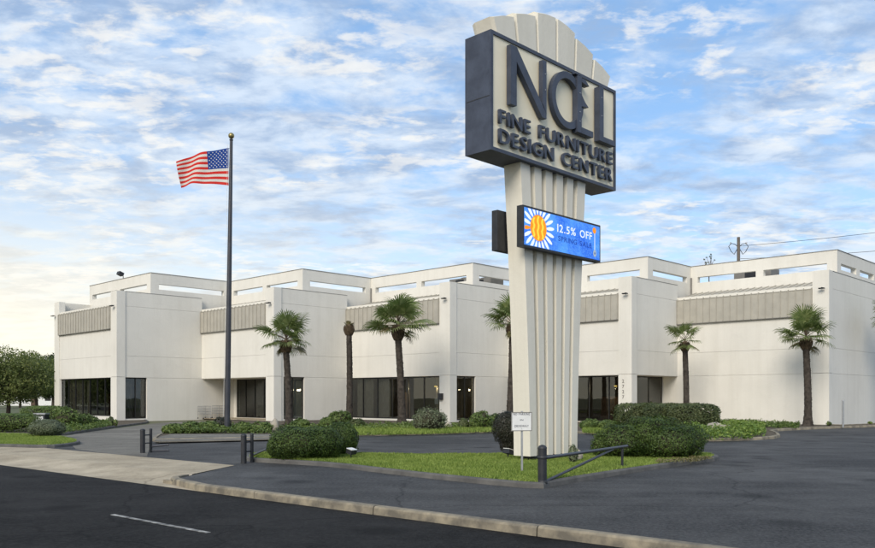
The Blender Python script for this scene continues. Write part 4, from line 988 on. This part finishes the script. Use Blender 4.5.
# ------------------------------------------------------------------ trees
def tree(px, Y, h, rx, rz, label, mat, n=14000, leaf=.24, trunk_h=2.0, name='oak_tree', cz=None, sparse=False, group='trees beyond the store'):
    base = Vector((PX(px, Y), Y, -.02)); r = empty(name, base, label, 'tree', group); rr = random.Random(int(px*3+Y))
    mb = MB(); top = base+UP*trunk_h; mb.tube([base, base+UP*trunk_h*.5+Vector((.06, 0, 0)), top], [h*(.034 if not sparse else .01), h*(.027 if not sparse else .007), h*(.023 if not sparse else .003)], 9)
    cc_ = base+UP*(cz or (h-rz)); cl = []; tk_ = .22 if sparse else 1.0
    nb = 26 if not sparse else 12
    for i in range(nb):
        a = i*2.39996; t = (i+.5)/nb; zz_ = (1-2*t); q = math.sqrt(max(0, 1-zz_*zz_)); f = rr.uniform(.55, .88)
        e_ = cc_+Vector((math.cos(a)*q*rx*f, math.sin(a)*q*rx*f, zz_*rz*f)); cl.append(e_)
        m_ = top.lerp(e_, .5)+Vector((rr.uniform(-.2, .2), rr.uniform(-.2, .2), .25))
        mb.tube([top-UP*.15, m_, e_], [h*.012*tk_, h*.008*tk_, h*.003*tk_], 5)
    mb.build('trunk', M['oak'], r)
    P = []; 
    for e_ in cl:
        k = n//nb; g = rng.normal(size=(k, 3)); g /= np.linalg.norm(g, axis=1, keepdims=True); g *= rng.random((k, 1))**.45
        sr = rx*rr.uniform(.30, .50) if not sparse else rx*rr.uniform(.12, .25); P.append(np.array(e_)+g*np.array((sr, sr, sr*.72)))
    P = np.vstack(P); Q = rng.normal(0, .6, (len(P), 3)); Q[:, 2] += .6; Q += (P-np.array(cc_))/rx*.5
    L = leaf*rng.uniform(.6, 1.3, len(P)); cr = cards('crown', leaf_cards(P, Q, L, L*.55), None, [mat], origin=(cc_.x, cc_.y, cc_.z), parent=r); return r
tree(8, 66, 5.6, 3.6, 2.2, 'broad leafy oak with low limbs behind the clipped hedge block', M['tree'], 15000, .2)
tree(-42, 64, 5.9, 3.2, 2.2, 'leafy oak at the outer end of the row behind the hedge block', M['tree'], 12000, .2)
tree(36, 76, 5.6, 3.2, 2.0, 'leafy oak standing nearer the store end wall', M['tree'], 13000, .2)
tree(53, 92, 7.0, 2.4, 3.0, 'dark taller tree close behind the store end wall', M['treed'], 9000, .26, 2.6)
tree(709, 92, 17.9, .75, 1.1, 'thin sparse tree top rising over the store roof', M['silver'], 260, .15, 15.2, 'sparse_tree', 16.9, True)
for i, (px, Y, h) in enumerate(((-130, 70, 6.5), (-95, 95, 7), (-20, 120, 7.0), (20, 135, 6.5), (60, 140, 7.5))):
    tree(px, Y, h, 4.2, 2.8, ['spreading oak at the far left end of the street side', 'tall oak behind the street side oaks', 'distant oak beyond the lawn', 'distant low oak before the white house', 'distant oak beside the white house'][i], M['tree' if i % 2 else 'treed'], 7000, .34)
# white house far behind the oaks
hp = Vector((PX(30, 165), 165, -.02)); hs_ = empty('house', hp, 'low white house far behind the oak trees', 'building')
MB().slab(hp+Vector((-9, 0, 0)), (18, 0, 0), (0, 8, 0), (0, 0, 3)).build('wall', M['white'], hs_)
v = [hp+Vector(p) for p in ((-9.5, -.5, 3.002), (9.5, -.5, 3.002), (9.5, 8.5, 3.002), (-9.5, 8.5, 3.002), (-6, 4, 5.4), (6, 4, 5.4))]
MB().add(v, [(0, 1, 5, 4), (1, 2, 5), (2, 3, 4, 5), (3, 0, 4), (3, 2, 1, 0)]).build('roof', M['trim'], hs_)
for x in (-6, -2.5, 3, 6): MB().slab(hp+Vector((x, -.04, 1)), (1.2, 0, 0), (0, .03, 0), (0, 0, 1.3)).build('window', M['dark'], hs_)
MB().slab(hp+Vector((.2, -.05, 0)), (1, 0, 0), (0, .04, 0), (0, 0, 2.1)).build('door', M['furn'], hs_)

# ------------------------------------------------------------------ utility pole and lines
up_ = Vector((PX(738.5, 84), 84, -.02)); zt_ = ZY(237, 84); ue = empty('utility_pole', up_, 'wooden utility pole with wire loops rising behind the store roof', 'utility pole')
MB().tube([up_, up_+UP*zt_], [.22, .15], 10).build('pole', M['wood'], ue)
for sg in (-1, 1):
    q = [Vector((sg*x, 0, z)) for x, z in ((.0, -1.05), (.35, -.72), (.75, -.62), (1.0, -.95), (.75, -1.45), (.45, -1.75), (.1, -1.15))]
    MB().tube([up_+UP*(zt_-.0)+p for p in q], .035, 5).build('jumper_wire', M['black'], ue)
    MB().lathe(up_+UP*zt_+Vector((sg*.8, 0, -.75)), [(.05, 0), (.09, .05), (.05, .12), (.09, .18), (.04, .25)], 8).build('insulator', M['galv'], ue)
for i, (za, px, py, Y, lab) in enumerate(((-.9, 1150, 192, 62, 'upper power line running off from the utility pole'), (-2.2, 1150, 222, 62, 'lower power line running off from the utility pole'))):
    A = up_+UP*(zt_+za)+Vector((.2, 0, 0)); Bp = Vector((PX(px, Y), Y, ZY(py, Y))); pts = []
    for j in range(25):
        t = j/24; p = A.lerp(Bp, t); p.z -= 1.2*4*t*(1-t)*.35; pts.append(p)
    tag(MB().tube(pts, .022, 5).build('power_line', M['black']), lab, 'cable', 'power lines')
up2 = Vector((PX(1150, 62), 62, -.02)); ue2 = empty('utility_pole', up2, 'second wooden utility pole off beyond the right hand wall', 'utility pole')
MB().tube([up2, up2+UP*(ZY(192, 62)+.6)], [.22, .15], 10).build('pole', M['wood'], ue2); MB().box(up2.x, up2.y-.05, ZY(192, 62)-.1, 2.2, .1, .12).build('crossarm', M['wood'], ue2)

# ------------------------------------------------------------------ gates, notices, lights
def swing_gate(base, arm, h, label, L=2.4, drop=.0, brace=True, closed=False):
    """bollard-like post with a hinged pipe barrier along direction arm"""
    r = empty('barrier_gate', base, label, 'gate', 'swing barrier gates'); b = Vector(base); a = Vector(arm).normalized(); z0 = b.z
    MB().tube([b, b+UP*(h-.06)], .085, 14).lathe(b+UP*(h-.06), [(.09, 0), (.09, .015), (.085, .03), (.06, .06), (.02, .075)], 14).build('post', M['black'], r)
    MB().lathe(b+UP*.07, [(.088, 0), (.10, .01), (.10, .06), (.088, .07)], 14).build('hinge_band', M['black'], r)
    MB().lathe(b+UP*(h*.68), [(.088, 0), (.098, .01), (.098, .05), (.088, .06)], 14).build('hinge_band', M['black'], r)
    t0 = b+a*.09+UP*(h*.70); t1 = b+a*L+UP*(h*.70+drop)
    MB().tube([t0, t1], .034, 10).build('top_rail', M['pole'], r)
    MB().tube([b+a*.09+UP*.10, b+a*(L*.80)+UP*(h*.70+drop*.8-.03)], .028, 8).build('brace', M['pole'], r)
    MB().tube([b+a*(L*.93)+UP*(h*.70+drop*.93-.03), b+a*(L*.93)+UP*.11], .03, 8).build('end_post', M['black'], r); return r
g1 = G(543, 488); g1e = G(628, 470)
swing_gate((g1.x, g1.y+.10, .0), (g1e-g1), .80, 'black swing barrier gate with a bollard post at the island tip', (g1e-g1).length*1.0)
def folded_gate(px, py, h, dirv, L, label):
    b = G(px, py); r = empty('barrier_gate', b, label, 'gate', 'swing barrier gates'); d = Vector(dirv).normalized()
    MB().tube([b, b+UP*(h-.05)], .075, 14).lathe(b+UP*(h-.05), [(.08, 0), (.08, .02), (.06, .05), (.02, .06)], 14).build('post', M['black'], r)
    b2 = b+Vector((.14, .32, 0)); MB().tube([b2, b2+UP*(h-.03)], .045, 10).lathe(b2+UP*(h-.03), [(.05, 0), (.05, .02), (.02, .04)], 10).build('latch_post', M['black'], r)
    for z in (.3, .55): MB().tube([b+UP*z, b2+UP*z], .018, 6).build('hinge', M['black'], r)
    MB().tube([b2+UP*.18, b2+d*L+UP*.24], .03, 8).build('top_rail', M['pole'], r)
    MB().tube([b2+UP*.05, b2+d*L+UP*.06], .028, 8).build('bottom_rail', M['pole'], r); return r
folded_gate(243.7, 463.3, .76, G(268, 451.6)-G(249, 458), 2.4, 'black folded barrier gate beside the broad rounded shrub')
folded_gate(142.6, 453, .74, (.95, .1, 0), .55, 'black folded barrier gate post on the concrete apron')
# notice on a post in the grass
sp = G(522, 471.8, .1); nz = empty('notice_sign', sp, 'small white notice sign on a thin steel post in the island grass', 'sign'); zt_ = ZY(412, sp.y); zb_ = ZY(431, sp.y)
MB().slab(sp+Vector((-.022, 0, -.05)), (.044, 0, 0), (0, .03, 0), (0, 0, zt_-sp.z+.07)).build('post', M['galv'], nz)
pw2 = .47; pc = Vector((sp.x-.01, sp.y-.012, zb_)); th = Vector((1, .22, 0)).normalized(); pn = Vector((th.y, -th.x, 0))
plate = MB().slab(pc-th*(pw2/2), th*pw2, pn*.006, UP*(zt_-zb_)).build('plate', M['white'], nz)
bo = MB(); o = pc-th*(pw2/2)+pn*.0065; hh = zt_-zb_
for a0, b0, w0, h0 in ((0, 0, pw2, .018), (0, hh-.018, pw2, .018), (0, .018, .018, hh-.036), (pw2-.018, .018, .018, hh-.036)): bo.slab(o+th*a0+UP*b0, th*w0, pn*.002, UP*h0)
bo.build('border', M['trim'], plate)
for txt, z, a0, b0, cap in (('NO PARKING', .345, .045, .425, .05), ('IN', .225, .20, .27, .035), ('DRIVEWAY', .085, .075, .395, .05)):
    text_line(txt, a0, b0, o+UP*z+pn*.001, th, UP, pn, cap, .001, M['slate'], plate)
for z in (.05, hh-.05): MB().lathe(pc+pn*.006+UP*z, [(.012, 0), (.008, .008)], 8).build('bolt', M['galv'], plate)
def ground_light(px, py, label, ang):
    b = G(px, py, .1); r = empty('ground_floodlight', b, label, 'floodlight', 'floodlights aimed at the sign'); d = Vector((math.cos(ang), math.sin(ang), 0)); s_ = Vector((-d.y, d.x, 0))
    MB().tube([b, b+UP*.16], .02, 6).build('stem', M['black'], r)
    MB().slab(b+UP*.15-s_*.13-d*.08, s_*.26, d*.16-UP*.05, UP*.11+d*.03).build('lamp_head', M['black'], r)
    MB().slab(b+UP*.265-s_*.13-d*.055, s_*.26, d*.17-UP*.05, UP*.015).build('hood', M['white'], r)
ground_light(508, 458.5, 'small white hooded floodlight beside the dark bush at the sign foot', .6)
ground_light(351, 458.2, 'small white hooded floodlight at the edge of the grass by the round shrub', -.5)
# dark box with pale panel among the left shrubs
ub = G(41.5, 431); ue = empty('utility_box', (ub.x, ub.y, .08), 'dark utility box with a pale panel behind the silvery bush', 'utility box')
MB().box(ub.x, ub.y, .46, .56, .5, .76).build('body', M['black'], ue); MB().box(ub.x, ub.y, .875, .62, .56, .07).build('lid', M['galv'], ue); MB().box(ub.x+.03, ub.y-.262, .58, .34, .02, .34).build('panel', M['white'], ue)
# wire carts in the porch recess
def cart(p, label, d, inn, w_=.62, dp=.8, h=.95):
    r = empty('wire_cart', p, label, 'cart', 'wire carts by the porch'); p = Vector(p)
    for s in (0, w_):
        for t in (0, dp): MB().tube([p+d*s+inn*t+UP*.1, p+d*s+inn*t+UP*h], .016, 6).build('upright', M['galv'], r)
    for z in (.35, .55, .75, h):
        q = [p+UP*z, p+d*w_+UP*z, p+d*w_+inn*dp+UP*z, p+inn*dp+UP*z, p+UP*z]; mb = MB()
        for a0, b0 in zip(q[:-1], q[1:]): mb.tube([a0, b0], .013, 5)
        mb.build('rail', M['galv'], r)
    mb = MB()
    for i in range(1, 7): mb.tube([p+d*(w_*i/7)+UP*.35, p+d*(w_*i/7)+UP*h], .012, 4); mb.tube([p+inn*(dp*i/7)+UP*.35, p+inn*(dp*i/7)+UP*h], .012, 4)
    for i in range(1, 7): mb.tube([p+d*(w_*i/7)+UP*.35, p+d*(w_*i/7)+inn*dp+UP*.35], .012, 4)
    mb.build('wire_mesh', M['galv'], r)
    for s in (0, w_):
        for t in (0, dp): MB().lathe(p+d*s+inn*t, [(.03, 0), (.045, .02), (.045, .08), (.02, .1)], 8).build('caster', M['black'], r)
ic = cpts[1]+dL*A_[1]; cart(ic-dR*.45+nR*1.0+UP*.09, 'grey wire cart at the mouth of the entrance porch', dR, dL); cart(ic+dR*.75+nR*1.0+UP*.116, 'grey wire cart deeper inside the entrance porch', dR, dL)
# pipe stub by the right wall
pb = G(843, 427.4, .1); pe_ = tag(MB().tube([pb, pb+UP*1.42], .05, 10).lathe(pb+UP*1.42, [(.055, 0), (.055, .03), (.02, .05)], 10).build('pipe_bollard', M['galv']), 'thin grey pipe post standing before the long right wall', 'post')
